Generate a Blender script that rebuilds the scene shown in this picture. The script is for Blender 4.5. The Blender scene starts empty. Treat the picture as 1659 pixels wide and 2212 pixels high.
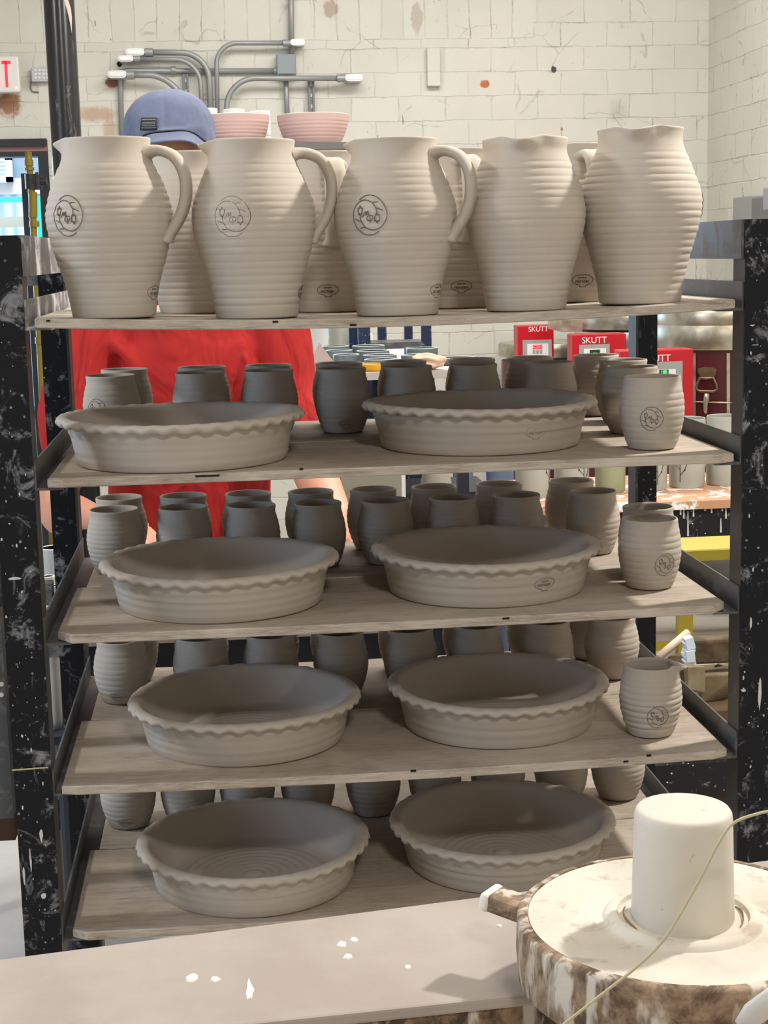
import bpy, bmesh, math, random
from mathutils import Vector, Matrix
random.seed(7)
sc = bpy.context.scene
COL = sc.collection
PI = math.pi

# ---------------------------------------------------------------- camera
V_ = lambda *a: Vector(a)
F, CAM = 3405.0, Vector((0.25293, -2.07076, 1.48488))
PITCH, YAW, ROLL = 0.163285, 0.098382, -0.0234647
fw = Vector((math.sin(YAW)*math.cos(PITCH), math.cos(YAW)*math.cos(PITCH), -math.sin(PITCH)))
_r = fw.cross(Vector((0, 0, 1))).normalized(); _u = _r.cross(fw)
cr, sr = math.cos(ROLL), math.sin(ROLL)
R_ = cr*_r + sr*_u; U_ = -sr*_r + cr*_u
cd = bpy.data.cameras.new('camera'); cam = bpy.data.objects.new('camera', cd); COL.objects.link(cam)
M4 = Matrix((( R_.x, U_.x, -fw.x, CAM.x), (R_.y, U_.y, -fw.y, CAM.y), (R_.z, U_.z, -fw.z, CAM.z), (0, 0, 0, 1)))
cam.matrix_world = M4
cd.sensor_fit = 'VERTICAL'; cd.sensor_height = 24; cd.lens = F/2212*24
cd.clip_start = .05; cd.clip_end = 100
sc.camera = cam

def ray(px, py): return fw*F + R_*(px-829.5) - U_*(py-1106)
def PZ(px, py, z):
    d = ray(px, py); return CAM + d*((z-CAM.z)/d.z)
def PY(px, py, y):
    d = ray(px, py); return CAM + d*((y-CAM.y)/d.y)
def depth(p): return (Vector(p)-CAM).dot(fw)

# ---------------------------------------------------------------- world, lights, exposure
sc.view_settings.view_transform = 'Standard'; sc.view_settings.look = 'None'
sc.view_settings.gamma = 1; sc.view_settings.use_curve_mapping = False
sc.view_settings.exposure = -0.07
w = bpy.data.worlds.new('world'); sc.world = w; w.use_nodes = True
bg = w.node_tree.nodes['Background']; bg.inputs[0].default_value = (.62, .80, 1, 1); bg.inputs[1].default_value = 2.4

def area(name, loc, target, size, power, color=(1, 1, 1), sy=None, spread=None):
    l = bpy.data.lights.new(name, 'AREA'); l.energy = power; l.color = color
    l.shape = 'RECTANGLE'; l.size = size; l.size_y = sy or size
    if spread: l.spread = spread
    o = bpy.data.objects.new(name, l); COL.objects.link(o); o.location = loc
    o.rotation_euler = (Vector(target)-Vector(loc)).to_track_quat('-Z', 'Y').to_euler()
    return o
WARM = (1, .94, .875); NEUT = (1, .975, .93)
area('ceiling_light_front', (.75, -3.7, 3.45), (.5, 0, .9), .5, 51, WARM, .22)
area('ceiling_light_right', (2.3, .40, 3.1), (.5, .1, 1.4), .14, 92, WARM, .14)
area('ceiling_light_left', (-2.1, .05, 2.95), (.2, .25, 1.1), .25, 34, NEUT, .25)
area('ceiling_light_behind_rack', (.35, 1.25, 3.5), (.4, 1.0, .5), .9, 24, NEUT, .3)
area('ceiling_light_back_middle', (.6, 3.2, 3.55), (.6, 3.4, 0), 1.8, 80, (1, .985, .955), 1.2)
area('ceiling_light_kilns', (1.9, 3.4, 3.55), (1.8, 3.7, 0), 1.0, 40, WARM, .6)
area('bounce_fill', (.4, -1.4, 3.6), (.4, -1.2, 0), 2.4, 4, NEUT, 1.4)  # added soft lamp standing for light bounced around the room
area('window_daylight_left', (-2.6, -.5, 1.5), (.4, .0, .9), 1.0, 20, (.42, .64, 1), 1.1)
area('window_daylight_back', (-1.45, 6.1, 1.5), (-.3, 2.6, 1.2), .8, 60, (.5, .75, 1), 1.2)

area('daylight_outside', (-1.2, 6.9, 4.6), (-.9, 8.2, 1.4), 2.5, 260, (.8, .92, 1), 1.5)
# ---------------------------------------------------------------- materials
def mat(name, base=(.5, .5, .5), rough=.7, metal=0, emis=None, es=1):
    m = bpy.data.materials.new(name); m.use_nodes = True
    b = m.node_tree.nodes['Principled BSDF']
    b.inputs['Base Color'].default_value = (*base, 1); b.inputs['Roughness'].default_value = rough
    b.inputs['Metallic'].default_value = metal
    if emis:
        b.inputs['Emission Color'].default_value = (*emis, 1); b.inputs['Emission Strength'].default_value = es
    return m
class NT:
    def __init__(s, m): s.m = m; s.t = m.node_tree; s.b = s.t.nodes['Principled BSDF']; s._c = {}
    def n(s, typ, **k):
        nd = s.t.nodes.new(typ)
        for a, v in k.items(): setattr(nd, a, v)
        return nd
    def l(s, a, b): s.t.links.new(a, b)
    def coord(s, kind='Object', scale=(1, 1, 1), loc=(0, 0, 0), rot=(0, 0, 0)):
        tc = s.n('ShaderNodeTexCoord') if kind != 'World' else s.n('ShaderNodeNewGeometry')
        mp = s.n('ShaderNodeMapping'); mp.inputs['Scale'].default_value = scale; mp.inputs['Location'].default_value = loc; mp.inputs['Rotation'].default_value = rot
        s.l(tc.outputs['Position' if kind == 'World' else kind], mp.inputs[0]); return mp.outputs[0]
    def noise(s, v, sc_, det=4, rough=.6, dist=0):
        nd = s.n('ShaderNodeTexNoise'); nd.inputs['Scale'].default_value = sc_; nd.inputs['Detail'].default_value = det
        nd.inputs['Roughness'].default_value = rough; nd.inputs['Distortion'].default_value = dist
        s.l(v, nd.inputs['Vector']); return nd.outputs[0]
    def ramp(s, f, lo, hi, c0=0., c1=1.):
        nd = s.n('ShaderNodeMapRange'); nd.inputs[1].default_value = lo; nd.inputs[2].default_value = hi
        nd.inputs[3].default_value = c0; nd.inputs[4].default_value = c1
        s.l(f, nd.inputs[0]); return nd.outputs[0]
    def mix(s, f, a, b):
        nd = s.n('ShaderNodeMix', data_type='RGBA')
        for i, v in ((0, f), (6, a), (7, b)):
            if isinstance(v, tuple): nd.inputs[i].default_value = (*v, 1)
            elif isinstance(v, (int, float)): nd.inputs[i].default_value = v
            else: s.l(v, nd.inputs[i])
        return nd.outputs[2]
    def math(s, op, a, b=0.):
        nd = s.n('ShaderNodeMath', operation=op)
        for i, v in ((0, a), (1, b)):
            if isinstance(v, (int, float)): nd.inputs[i].default_value = v
            else: s.l(v, nd.inputs[i])
        return nd.outputs[0]
    def bump(s, h, strength=.3, dist=.001):
        nd = s.n('ShaderNodeBump'); nd.inputs['Strength'].default_value = strength; nd.inputs['Distance'].default_value = dist
        s.l(h, nd.inputs['Height']); s.l(nd.outputs[0], s.b.inputs['Normal'])
    def vor(s, v, sc_, rnd=1):
        nd = s.n('ShaderNodeTexVoronoi'); nd.inputs['Scale'].default_value = sc_; nd.inputs['Randomness'].default_value = rnd
        s.l(v, nd.inputs['Vector']); return nd.outputs['Distance']
    def col(s, c): s.l(c, s.b.inputs['Base Color'])

def clay_mat(name, c):
    m = mat(name, c, .85); t = NT(m); v = t.coord('Object')
    a = t.noise(v, 9, 3); b = t.noise(v, 900, 2)
    t.col(t.mix(t.ramp(a, .3, .7), tuple(x*.93 for x in c), tuple(min(1, x*1.05) for x in c)))
    t.bump(t.noise(v, 1300, 2), .25, .0004); return m
CLAY = clay_mat('raw_stoneware_clay', (.46, .405, .345))
CLAY_L = clay_mat('raw_pale_clay', (.50, .445, .38))
STAMP = mat('dark_incised_line', (.15, .125, .10), .9); FAINT = mat('faint_incised_line', (.27, .235, .20), .9)

def speckled_metal(name, base, spl, amt=.62, streak=True, rough=.45, dots=True):
    m = mat(name, base, rough); m.node_tree.nodes['Principled BSDF'].inputs['Specular IOR Level'].default_value = .22; t = NT(m); v = t.coord('World')
    n1 = t.noise(v, 22, 6, .75, .6); n2 = t.noise(t.coord('World', (60, 60, 14)), 1, 5, .7, 1.2)
    f = t.ramp(n1, amt, amt+.10); f2 = t.ramp(n2, .62, .72)
    f = t.math('MAXIMUM', t.math('MULTIPLY', f, .7), t.math('MULTIPLY', f2, .45 if streak else 0))
    if dots:
        d = t.ramp(t.vor(v, 75), .10, .16, 1, 0); g = t.ramp(t.noise(v, 14, 2), .5, .6)
        f = t.math('MAXIMUM', f, t.math('MULTIPLY', d, g))
    t.col(t.mix(f, base, spl)); 
    t.l(t.ramp(f, 0, 1, rough, .85), t.b.inputs['Roughness'])
    t.bump(n1, .2, .001); return m
POST = speckled_metal('black_paint_with_slip_splatter', (.008, .009, .013), (.34, .35, .37), .55)
POSTIN = speckled_metal('worn_grey_steel_flange', (.05, .05, .048), (.18, .165, .15), .6, dots=False)
RAIL = speckled_metal('dusty_steel_angle', (.095, .10, .105), (.24, .24, .24), .52, rough=.4, dots=False)
RAILW = speckled_metal('slip_smeared_steel', (.17, .17, .18), (.62, .61, .58), .5, rough=.5, dots=False)
BEAM = speckled_metal('black_beam_with_white_drips', (.012, .013, .015), (.75, .73, .68), .62, rough=.5)

def wood_mat(name, dark, mid, light, ax='x', dust=(.56, .49, .41)):
    m = mat(name, mid, .8); t = NT(m)
    sx = (6, 110, 110) if ax == 'x' else (110, 6, 110)
    v = t.coord('World', sx); g = t.noise(v, 1.6, 8, .7, .4); v2 = t.coord('World', tuple(k*2.5 for k in sx)); g2 = t.noise(v2, 2.4, 5, .6)
    c = t.mix(t.ramp(g, .38, .66), dark, mid); c = t.mix(t.ramp(g2, .45, .8), c, light)
    p = t.noise(t.coord('World', (1, 2, 2)), 6, 6, .65, .6)
    c = t.mix(t.ramp(p, .42, .68, .1, .75), c, dust)
    k = t.ramp(t.noise(t.coord('World', (3, 60, 60)), 3, 3), .70, .78, 0, .6); c = t.mix(k, c, tuple(x*.35 for x in dark))
    t.col(c); t.bump(t.math('ADD', g, g2), .35, .0012); return m
WOOD = wood_mat('weathered_plywood', (.26, .205, .155), (.40, .33, .265), (.50, .435, .36))
EDGE = wood_mat('worn_plywood_edge', (.22, .165, .12), (.46, .39, .32), (.60, .54, .47), dust=(.66, .60, .52))

# ---------------------------------------------------------------- mesh builder
class MB:
    def __init__(s): s.v = []; s.f = []; s.m = []
    def add(s, vs, fs, mi=0):
        o = len(s.v); s.v += [tuple(v) for v in vs]; s.f += [tuple(i+o for i in f) for f in fs]; s.m += [mi]*len(fs); return s
    def box(s, a, b, mi=0):
        x0, y0, z0 = (min(a[i], b[i]) for i in range(3)); x1, y1, z1 = (max(a[i], b[i]) for i in range(3))
        return s.add([(x0, y0, z0), (x1, y0, z0), (x1, y1, z0), (x0, y1, z0), (x0, y0, z1), (x1, y0, z1), (x1, y1, z1), (x0, y1, z1)],
                     [(0, 3, 2, 1), (4, 5, 6, 7), (0, 1, 5, 4), (1, 2, 6, 5), (2, 3, 7, 6), (3, 0, 4, 7)], mi)
    def obox(s, c, half, rot, mi=0):
        R = rot.to_matrix() if hasattr(rot, 'to_matrix') else rot
        p = [Vector(c)+R@Vector((sx*half[0], sy*half[1], sz*half[2])) for sz in (-1, 1) for sy in (-1, 1) for sx in (-1, 1)]
        return s.add(p, [(0, 2, 3, 1), (4, 5, 7, 6), (0, 1, 5, 4), (1, 3, 7, 5), (3, 2, 6, 7), (2, 0, 4, 6)], mi)
    def prism(s, poly, z0, z1, mi=0):   # poly of (x,y) ccw
        n = len(poly); vs = [(x, y, z0) for x, y in poly]+[(x, y, z1) for x, y in poly]
        return s.add(vs, [tuple(range(n-1, -1, -1)), tuple(range(n, 2*n))]+[(i, (i+1) % n, n+(i+1) % n, n+i) for i in range(n)], mi)
    def tube(s, pts, r, seg=8, closed=False, mi=0, cap=True, r2=None):
        pts = [Vector(p) for p in pts]; n = len(pts); rs = r if isinstance(r, (list, tuple)) else [r]*n
        tan = []
        for i in range(n):
            a = pts[(i-1) % n] if (closed or i > 0) else pts[i]; b = pts[(i+1) % n] if (closed or i < n-1) else pts[i]
            t = (b-a); tan.append(t.normalized() if t.length > 1e-9 else Vector((0, 0, 1)))
        up = Vector((0, 0, 1)) if abs(tan[0].z) < .9 else Vector((1, 0, 0))
        nrm = (up-tan[0]*up.dot(tan[0])).normalized(); vs = []
        for i in range(n):
            nrm = (nrm-tan[i]*nrm.dot(tan[i])).normalized(); bi = tan[i].cross(nrm)
            q = r2[i] if r2 else rs[i]
            for k in range(seg):
                a = 2*PI*k/seg; vs.append(pts[i]+nrm*math.cos(a)*rs[i]+bi*math.sin(a)*q)
        fs = []
        for i in range(n if closed else n-1):
            j = (i+1) % n
            for k in range(seg): fs.append((i*seg+k, i*seg+(k+1) % seg, j*seg+(k+1) % seg, j*seg+k))
        if cap and not closed: fs += [tuple(range(seg-1, -1, -1)), tuple(range((n-1)*seg, n*seg))]
        return s.add(vs, fs, mi)
    def lathe(s, prof, seg=48, c=(0, 0, 0), deform=None, mi=0, capend=True):
        n = len(prof); vs = []
        for (r, z) in prof:
            for k in range(seg):
                a = 2*PI*k/seg; x, y, zz = r*math.cos(a), r*math.sin(a), z
                if deform: x, y, zz = deform(x, y, zz, a, r)
                vs.append((c[0]+x, c[1]+y, c[2]+zz))
        fs = [(i*seg+k, i*seg+(k+1) % seg, (i+1)*seg+(k+1) % seg, (i+1)*seg+k) for i in range(n-1) for k in range(seg)]
        if capend: fs += [tuple(range(seg-1, -1, -1)), tuple(range((n-1)*seg, n*seg))]
        return s.add(vs, fs, mi)
    def build(s, name, mats, parent=None, loc=None, smooth=False, rot=None, sub=None, auto=None):
        L = Vector(loc) if loc is not None else Vector((0, 0, 0))
        me = bpy.data.meshes.new(name); me.from_pydata([tuple(Vector(v)-L) for v in s.v] if loc is not None and sub != 'local' else s.v, [], s.f)
        for mm in (mats if isinstance(mats, (list, tuple)) else [mats]): me.materials.append(mm)
        for p, mi in zip(me.polygons, s.m): p.material_index = mi; p.use_smooth = smooth
        me.validate(); me.update()
        if auto: me.set_sharp_from_angle(angle=auto)
        o = bpy.data.objects.new(name, me); COL.objects.link(o)
        if parent is not None: o.parent = parent
        else: o.location = L
        return o
def tag(o, label=None, cat=None, group=None, kind=None):
    if label: o['label'] = label
    if cat: o['category'] = cat
    if group: o['group'] = group
    if kind: o['kind'] = kind
    return o
def empty(name, loc, label=None, cat=None, group=None, rz=0):
    o = bpy.data.objects.new(name, None); COL.objects.link(o); o.location = loc; o.rotation_euler = (0, 0, rz); o.empty_display_size = .05
    return tag(o, label, cat, group)
def part(name, mb, m, parent, smooth=False, auto=None, label=None):
    # vertices given in world space; parent unrotated
    o = mb.build(name, m, parent, loc=parent_world(parent), smooth=smooth, auto=auto)
    if label: o['label'] = label
    return o
def parent_world(p):
    L = Vector((0, 0, 0))
    while p is not None: L += p.location; p = p.parent
    return L
def lpart(name, mb, m, parent, smooth=False, auto=None, label=None):
    o = mb.build(name, m, parent, smooth=smooth, auto=auto)
    if label: o['label'] = label
    return o
def clone(o, parent=None, loc=None, rz=None, label=None):
    c = o.copy(); COL.objects.link(c); c.parent = parent
    if loc is not None: c.location = loc
    if rz is not None: c.rotation_euler = (0, 0, rz)
    if label: c['label'] = label
    for ch in list(o.children): clone(ch, c)
    return c
def bevel(o, w_=.002, seg=2):
    b = o.modifiers.new('bevel', 'BEVEL'); b.width = w_; b.segments = seg; b.limit_method = 'ANGLE'; return o
def spl(pts, n):
    # Catmull-Rom through tuples
    P = [Vector(p) for p in pts]; out = []; m = len(P)-1
    for i in range(n+1):
        t = i/n*m; k = min(int(t), m-1); u = t-k
        p0 = P[max(k-1, 0)]; p1 = P[k]; p2 = P[k+1]; p3 = P[min(k+2, m)]
        out.append(.5*((2*p1)+(p2-p0)*u+(2*p0-5*p1+4*p2-p3)*u*u+(3*p1-p0-3*p2+p3)*u**3))
    return out
def interp(tab, z):
    if z <= tab[0][1]: return tab[0][0]
    for (r0, z0), (r1, z1) in zip(tab, tab[1:]):
        if z <= z1:
            return r0+(r1-r0)*(z-z0)/(z1-z0)
    return tab[-1][0]

# ================================================================ ROOM
YW = 5.6; XR = PY(1530, 150, YW).x; XL = -2.7; YF = -4.2; HC = 3.7
# window opening in the back wall
oxr = PY(104, 340, YW).x; oxl = -1.75; ozt = PY(50, 303, YW).z; ozb = PY(60, 900, YW).z
def brick_wall(name, axis):
    m = mat(name, (.6, .58, .5), .75); t = NT(m)
    rot = (PI/2, 0, 0) if axis == 'x' else (PI/2, 0, PI/2)
    geo = t.n('ShaderNodeNewGeometry'); sx = t.n('ShaderNodeSeparateXYZ'); t.l(geo.outputs['Position'], sx.inputs[0])
    def br(uo, vo, wv, rh, off=.5):
        wob = t.noise(t.coord('World', (1, 1, 1)), 7, 3)
        cb = t.n('ShaderNodeCombineXYZ'); t.l(t.math('ADD', uo, t.ramp(wob, 0, 1, -.012, .012)), cb.inputs[0]); t.l(t.math('ADD', vo, t.ramp(wob, 0, 1, .010, -.010)), cb.inputs[1])
        b = t.n('ShaderNodeTexBrick'); b.inputs['Scale'].default_value = 1; b.inputs['Brick Width'].default_value = wv
        b.inputs['Row Height'].default_value = rh; b.inputs['Mortar Size'].default_value = .004; b.inputs['Mortar Smooth'].default_value = .6
        b.offset = off
        b.inputs['Color1'].default_value = (.555, .54, .475, 1); b.inputs['Color2'].default_value = (.61, .60, .54, 1); b.inputs['Mortar'].default_value = (.555, .54, .475, 1)
        t.l(cb.outputs[0], b.inputs['Vector']); return b.outputs[0], b.outputs[1]
    u = sx.outputs[0] if axis == 'x' else sx.outputs[1]; z = sx.outputs[2]
    c1, f1 = br(u, t.math('ADD', z, .03), .225, .112)
    if axis == 'x':
        c2, f2 = br(u, t.math('ADD', z, -2.475), .105, .29, 0)
        zs = t.math('MULTIPLY', t.math('GREATER_THAN', z, 2.475), t.math('LESS_THAN', z, 2.765))
        xs = t.math('LESS_THAN', u, 1.78); k = t.math('MULTIPLY', zs, xs)
        c = t.mix(k, c1, c2); f = t.math('ADD', t.math('MULTIPLY', f1, t.math('SUBTRACT', 1, k)), t.math('MULTIPLY', f2, k))
    else: c, f = c1, f1
    v = t.coord('World'); n = t.noise(v, 5, 5, .65, .3); nf = t.noise(v, 45, 4, .7)
    crack = t.math('MULTIPLY', t.ramp(f, .3, .9), t.ramp(n, .48, .62))
    c = t.mix(t.ramp(t.noise(v, 1.7, 3), .35, .7), c, (.64, .62, .55))
    c = t.mix(t.math('MULTIPLY', crack, t.ramp(nf, .40, .56, .08, .85)), c, (.30, .285, .245))
    # hairline cracks
    wv = t.n('ShaderNodeTexVoronoi', feature='DISTANCE_TO_EDGE'); wv.inputs['Scale'].default_value = 3.1
    mx = t.n('ShaderNodeMixRGB'); mx.inputs[0].default_value = .12; t.l(v, mx.inputs[1])
    nn = t.n('ShaderNodeTexNoise'); nn.inputs['Scale'].default_value = 6; t.l(v, nn.inputs['Vector']); t.l(nn.outputs['Color'], mx.inputs[2]); t.l(mx.outputs[0], wv.inputs['Vector'])
    hc = t.math('MULTIPLY', t.ramp(wv.outputs['Distance'], .004, .012, 1, 0), t.ramp(n, .5, .6, 0, .55))
    c = t.mix(hc, c, (.33, .31, .27))
    ch = t.math('MULTIPLY', t.ramp(t.noise(t.coord('World', (1, 1, .55)), 19, 4, .6, .6), .665, .69), t.ramp(t.noise(v, 2.3, 2), .48, .58))
    c = t.mix(ch, c, (.30, .20, .14))
    if axis == 'x':
        def blob(px, py, rx, rz, colr, soft=.35, amt=1.):
            nonlocal c
            p = PY(px, py, YW); k_ = 7.67/F
            dx = t.math('DIVIDE', t.math('SUBTRACT', u, p.x), rx*k_); dz = t.math('DIVIDE', t.math('SUBTRACT', z, p.z), rz*k_)
            d = t.math('ADD', t.math('MULTIPLY', dx, dx), t.math('MULTIPLY', dz, dz))
            d = t.math('ADD', d, t.ramp(t.noise(v, 30, 4, .7), .3, .7, -.6, .6))
            c = t.mix(t.ramp(d, 1-soft, 1+soft, amt, 0), c, colr)
        blob(20, 224, 24, 27, (.33, .17, .10), .5); blob(205, 247, 40, 15, (.46, .30, .21), .6, .8); blob(236, 282, 13, 30, (.46, .30, .21), .6, .7)
        blob(1047, 181, 10, 8, (.48, .14, .06), .3); blob(243, 178, 16, 10, (.22, .10, .07), .3); blob(258, 138, 6, 6, (.004, .004, .004), .2)
        blob(1196, 150, 6, 7, (.06, .06, .06), .3); blob(60, 180, 24, 14, (.42, .36, .29), .6, .5); blob(900, 40, 12, 30, (.33, .24, .18), .3, .5); blob(715, 18, 16, 18, (.34, .23, .17), .3, .7)
        blob(1335, 240, 18, 20, (.40, .38, .33), .9, .5); blob(80, 165, 20, 12, (.36, .33, .30), .6, .4)
    t.col(c); h = t.math('SUBTRACT', t.math('MULTIPLY', nf, .35), t.math('MULTIPLY', f, 1.0)); t.bump(h, .5, .006)
    return m
WALLB = brick_wall('painted_block_wall', 'x'); WALLR = brick_wall('painted_block_wall_side', 'y')
PLAS = mat('off_white_plaster', (.5, .48, .43), .85); NT(PLAS).col(NT(PLAS).mix(NT(PLAS).ramp(NT(PLAS).noise(NT(PLAS).coord('World'), 3), .3, .7), (.45, .43, .38), (.52, .5, .45)))
wb = MB(); wb.box((oxr, YW, 0), (XR+.2, YW+.25, HC)); wb.box((XL-.2, YW, 0), (oxl, YW+.25, HC))
wb.box((oxl, YW, ozt), (oxr, YW+.25, HC)); wb.box((oxl, YW, 0), (oxr, YW+.25, ozb))
tag(wb.build('wall_back', WALLB), 'cream painted block wall', kind='structure')
tag(MB().box((XR, YF, 0), (XR+.2, YW, HC)).build('wall_right', WALLR), 'cream painted block side wall', kind='structure')
wl = MB(); wl.box((XL-.2, YF, 0), (XL, -1.2, HC)); wl.box((XL-.2, 1.0, 0), (XL, YW, HC)); wl.box((XL-.2, -1.2, 0), (XL, 1.0, .7)); wl.box((XL-.2, -1.2, 2.4), (XL, 1.0, HC))
tag(wl.build('wall_left', PLAS), 'plain side wall', kind='structure')
tag(MB().box((XL-.2, YF-.2, 0), (XR+.2, YF, HC)).build('wall_front', PLAS), 'plain wall', kind='structure')
tag(MB().box((XL-.2, YF-.2, HC), (XR+.2, YW+.25, HC+.15)).build('ceiling', PLAS), 'plain ceiling', kind='structure')
FL = mat('dusty_concrete', (.5, .45, .4), .6); t = NT(FL); v = t.coord('World')
t.col(t.mix(t.ramp(t.noise(v, 2.2, 6, .65), .35, .7), (.50, .45, .40), (.62, .58, .53))); t.bump(t.noise(v, 60, 3), .15, .002)
tag(MB().box((XL-.2, YF-.2, -.1), (XR+.2, YW+.25, 0)).build('floor', FL), 'pale dusty concrete floor', kind='structure')

# ================================================================ RACK
W = .95; S = .20876; TH = .0125; Z0 = 1.4; D = .62
SAG = [.012, 0, .003, .006, .004]
def zb(k, x): u = min(max(x/W, 0), 1); return Z0-k*S-SAG[k]*4*u*(1-u)
def zt(k, x): return zb(k, x)+TH
XLr, XRr = .0021, .9478
rack = empty('ware_rack', (W/2, D/2, 0), 'black steel angle-iron ware rack spattered with pale slip', 'rack')
ztop = PY(40, 508, 0).z
zlow = .12
def angle_post(x, y, sx, sy, z1, h=.05, tk=.004):
    a = MB(); a.box((x, y, zlow-.12), (x+sx*h, y+sy*tk, z1), 0); a.box((x, y+sy*tk*1.001, zlow-.12), (x+sx*tk, y+sy*h, z1), 1); return a
zrl = PY(120, 583, D).z
for (x, y, sx, sy, z1) in ((0, 0, -1, 1, ztop), (W, 0, 1, 1, ztop), (0, D, -1, -1, zrl), (W+.002, D, 1, -1, 1.5)):
    part('post', angle_post(x, y, sx, sy, z1), [POST, POSTIN], rack)
for k in range(5):
    for side, x in ((1, XLr), (-1, XRr)):
        m = RAILW if (k == 0 and side == 1) else RAIL
        zz = Z0-k*S
        a = MB(); a.box((x, .006, zz-.004), (x-side*.0025, D-.006, zz+.035)); a.box((x, .006, zz-.004), (x+side*.034, D-.006, zz-.0005))
        part('side_rail', a, m, rack)
# side beams at the top
for side, x, m in ((1, .0006, RAILW), (-1, W-.0006, RAIL)):
    a = MB(); a.box((x, .006, ztop-.052), (x+side*.0035, D-.002, ztop)); a.box((x, .006, ztop-.0035), (x-side*.045, D-.002, ztop)); part('top_rail', a, m, rack)
for k, zz in ((0, PY(72, 600, D).z), (2, PY(120, 1405, D).z)):
    part('cross_brace', MB().box((-.075, D+.001, zz-.013), (-.001, D+.006, zz+.013)), RAIL, rack)
# weld bead / seam on front left post
part('weld_seam', MB().tube([PY(26, 1664, -.0008), PY(104, 1658, -.0008)], .0011, 6), mat('pale_seam', (.45, .42, .25), .6), rack)
# slip splatters standing on the posts
SLIP = mat('dried_white_slip', (.62, .62, .60), .8)
sp = MB(); rr = random.Random(3)
def splat(mb, x, y, z, r, sx=1., sz=1., n=9):
    ps = []
    for i in range(n):
        a = 2*PI*i/n; q = r*rr.uniform(.7, 1.25); ps.append((x+q*sx*math.cos(a), y, z+q*sz*math.sin(a)))
    ps2 = [(x+(p[0]-x)*.7, y-.0006, z+(p[2]-z)*.7) for p in ps]
    mb.add(ps+ps2, [tuple(range(n, 2*n))]+[(i, (i+1) % n, n+(i+1) % n, n+i) for i in range(n)])
for i in range(130):
    left = rr.random() < .5; x = rr.uniform(-.047, -.006) if left else rr.uniform(W+.004, W+.046); z = rr.uniform(.45, 1.5)
    s_ = rr.choice([.0005, .0006, .0008, .0013]); splat(sp, x, -.0002, z, s_, 1, rr.uniform(.9, 2.6))
for (px, py, r, a, b) in ((1641, 1500, .003, .8, 9), (1622, 1345, .0016, 1, 5), (1606, 1491, .003, 1.2, .8), (1625, 703, .0016, 2.2, .7), (1632, 745, .0016, 3, .35), (89, 1806, .0022, 1, 4), (66, 1860, .0022, .6, 7), (52, 1890, .002, .7, 7), (95, 1935, .004, 1, 1.1), (30, 1250, .004, 2.4, .5)):
    p = PY(px, py, -.0002); splat(sp, p.x, -.0002, p.z, r, a, b)
o = part('slip_splatter', sp, SLIP, rack); o['kind'] = 'stuff'

# boards ------------------------------------------------------------
LEV = ['top', 'second', 'third', 'fourth', 'lowest']
def board(k, x0, x1, y0, y1, name, label, rc=(.004, .004), grp=None):
    N = 44; a = MB(); dz = TH
    rows = []
    ny = 10
    for j in range(ny+1):
        row = []
        for i in range(N+1):
            u = i/N; x = x0+(x1-x0)*u; y = y0+(y1-y0)*j/ny
            if j == 0:
                for c_, e in ((rc[0], x-x0), (rc[1], x1-x)):
                    if e < c_: y = y0+c_-math.sqrt(max(c_*c_-(c_-e)**2, 0))
            row.append((x, y))
        rows.append(row)
    # wobbly edge
    rj = random.Random(k*7+int(y0*100)); jit = [rj.uniform(-.0006, .0006) for _ in range(N+1)]
    vs = []; ez = .0014
    for lvl in (0, 1, 2, 3):
        for j in range(ny+1):
            for i in range(N+1):
                x, y = rows[j][i]; edge = (i in (0, N)) or (j in (0, ny))
                ins = ez if lvl in (0, 3) else 0
                xx = x+(ins if i == 0 else -ins if i == N else 0); yy = y+(ins if j == 0 else -ins if j == ny else 0)+(jit[i] if j == 0 and lvl in (1, 2) else 0)
                z = zb(k, x)+[0, ez, dz-ez, dz][lvl]
                vs.append((xx, yy, z))
    L = (ny+1)*(N+1); fs = []; mi = []
    idx = lambda l, j, i: l*L+j*(N+1)+i
    for j in range(ny):
        for i in range(N):
            fs.append((idx(3, j, i), idx(3, j, i+1), idx(3, j+1, i+1), idx(3, j+1, i))); mi.append(0)
            fs.append((idx(0, j, i), idx(0, j+1, i), idx(0, j+1, i+1), idx(0, j, i+1))); mi.append(0)
    for l in range(3):
        for i in range(N):
            fs.append((idx(l, 0, i), idx(l, 0, i+1), idx(l+1, 0, i+1), idx(l+1, 0, i))); mi.append(1)
            fs.append((idx(l, ny, i+1), idx(l, ny, i), idx(l+1, ny, i), idx(l+1, ny, i+1))); mi.append(1)
        for j in range(ny):
            fs.append((idx(l, j+1, 0), idx(l, j, 0), idx(l+1, j, 0), idx(l+1, j+1, 0))); mi.append(1)
            fs.append((idx(l, j, N), idx(l, j+1, N), idx(l+1, j+1, N), idx(l+1, j, N))); mi.append(1)
    a.v = vs; a.f = fs; a.m = mi
    used = {i for f in fs for i in f}
    o = a.build(name, [WOOD, EDGE], loc=((x0+x1)/2, (y0+y1)/2, zb(k, (x0+x1)/2)), smooth=False)
    tag(o, label, 'shelf board'); return o
XB = [(.0105, .943), (.017, .9385), (.017, .931), (.0125, .934), (.015, .930)]
XB[0] = (PY(75, 700, 0).x, PY(1596, 660, 0).x-.004)
XB = [(max(a, XLr+.0005), min(b, XRr-.0005)) for a, b in XB]
notes = ['bowed under the pitchers', 'with a long dark slot', 'left corner rounded and worn', 'small dark slots at right', 'just above the bench']
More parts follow.
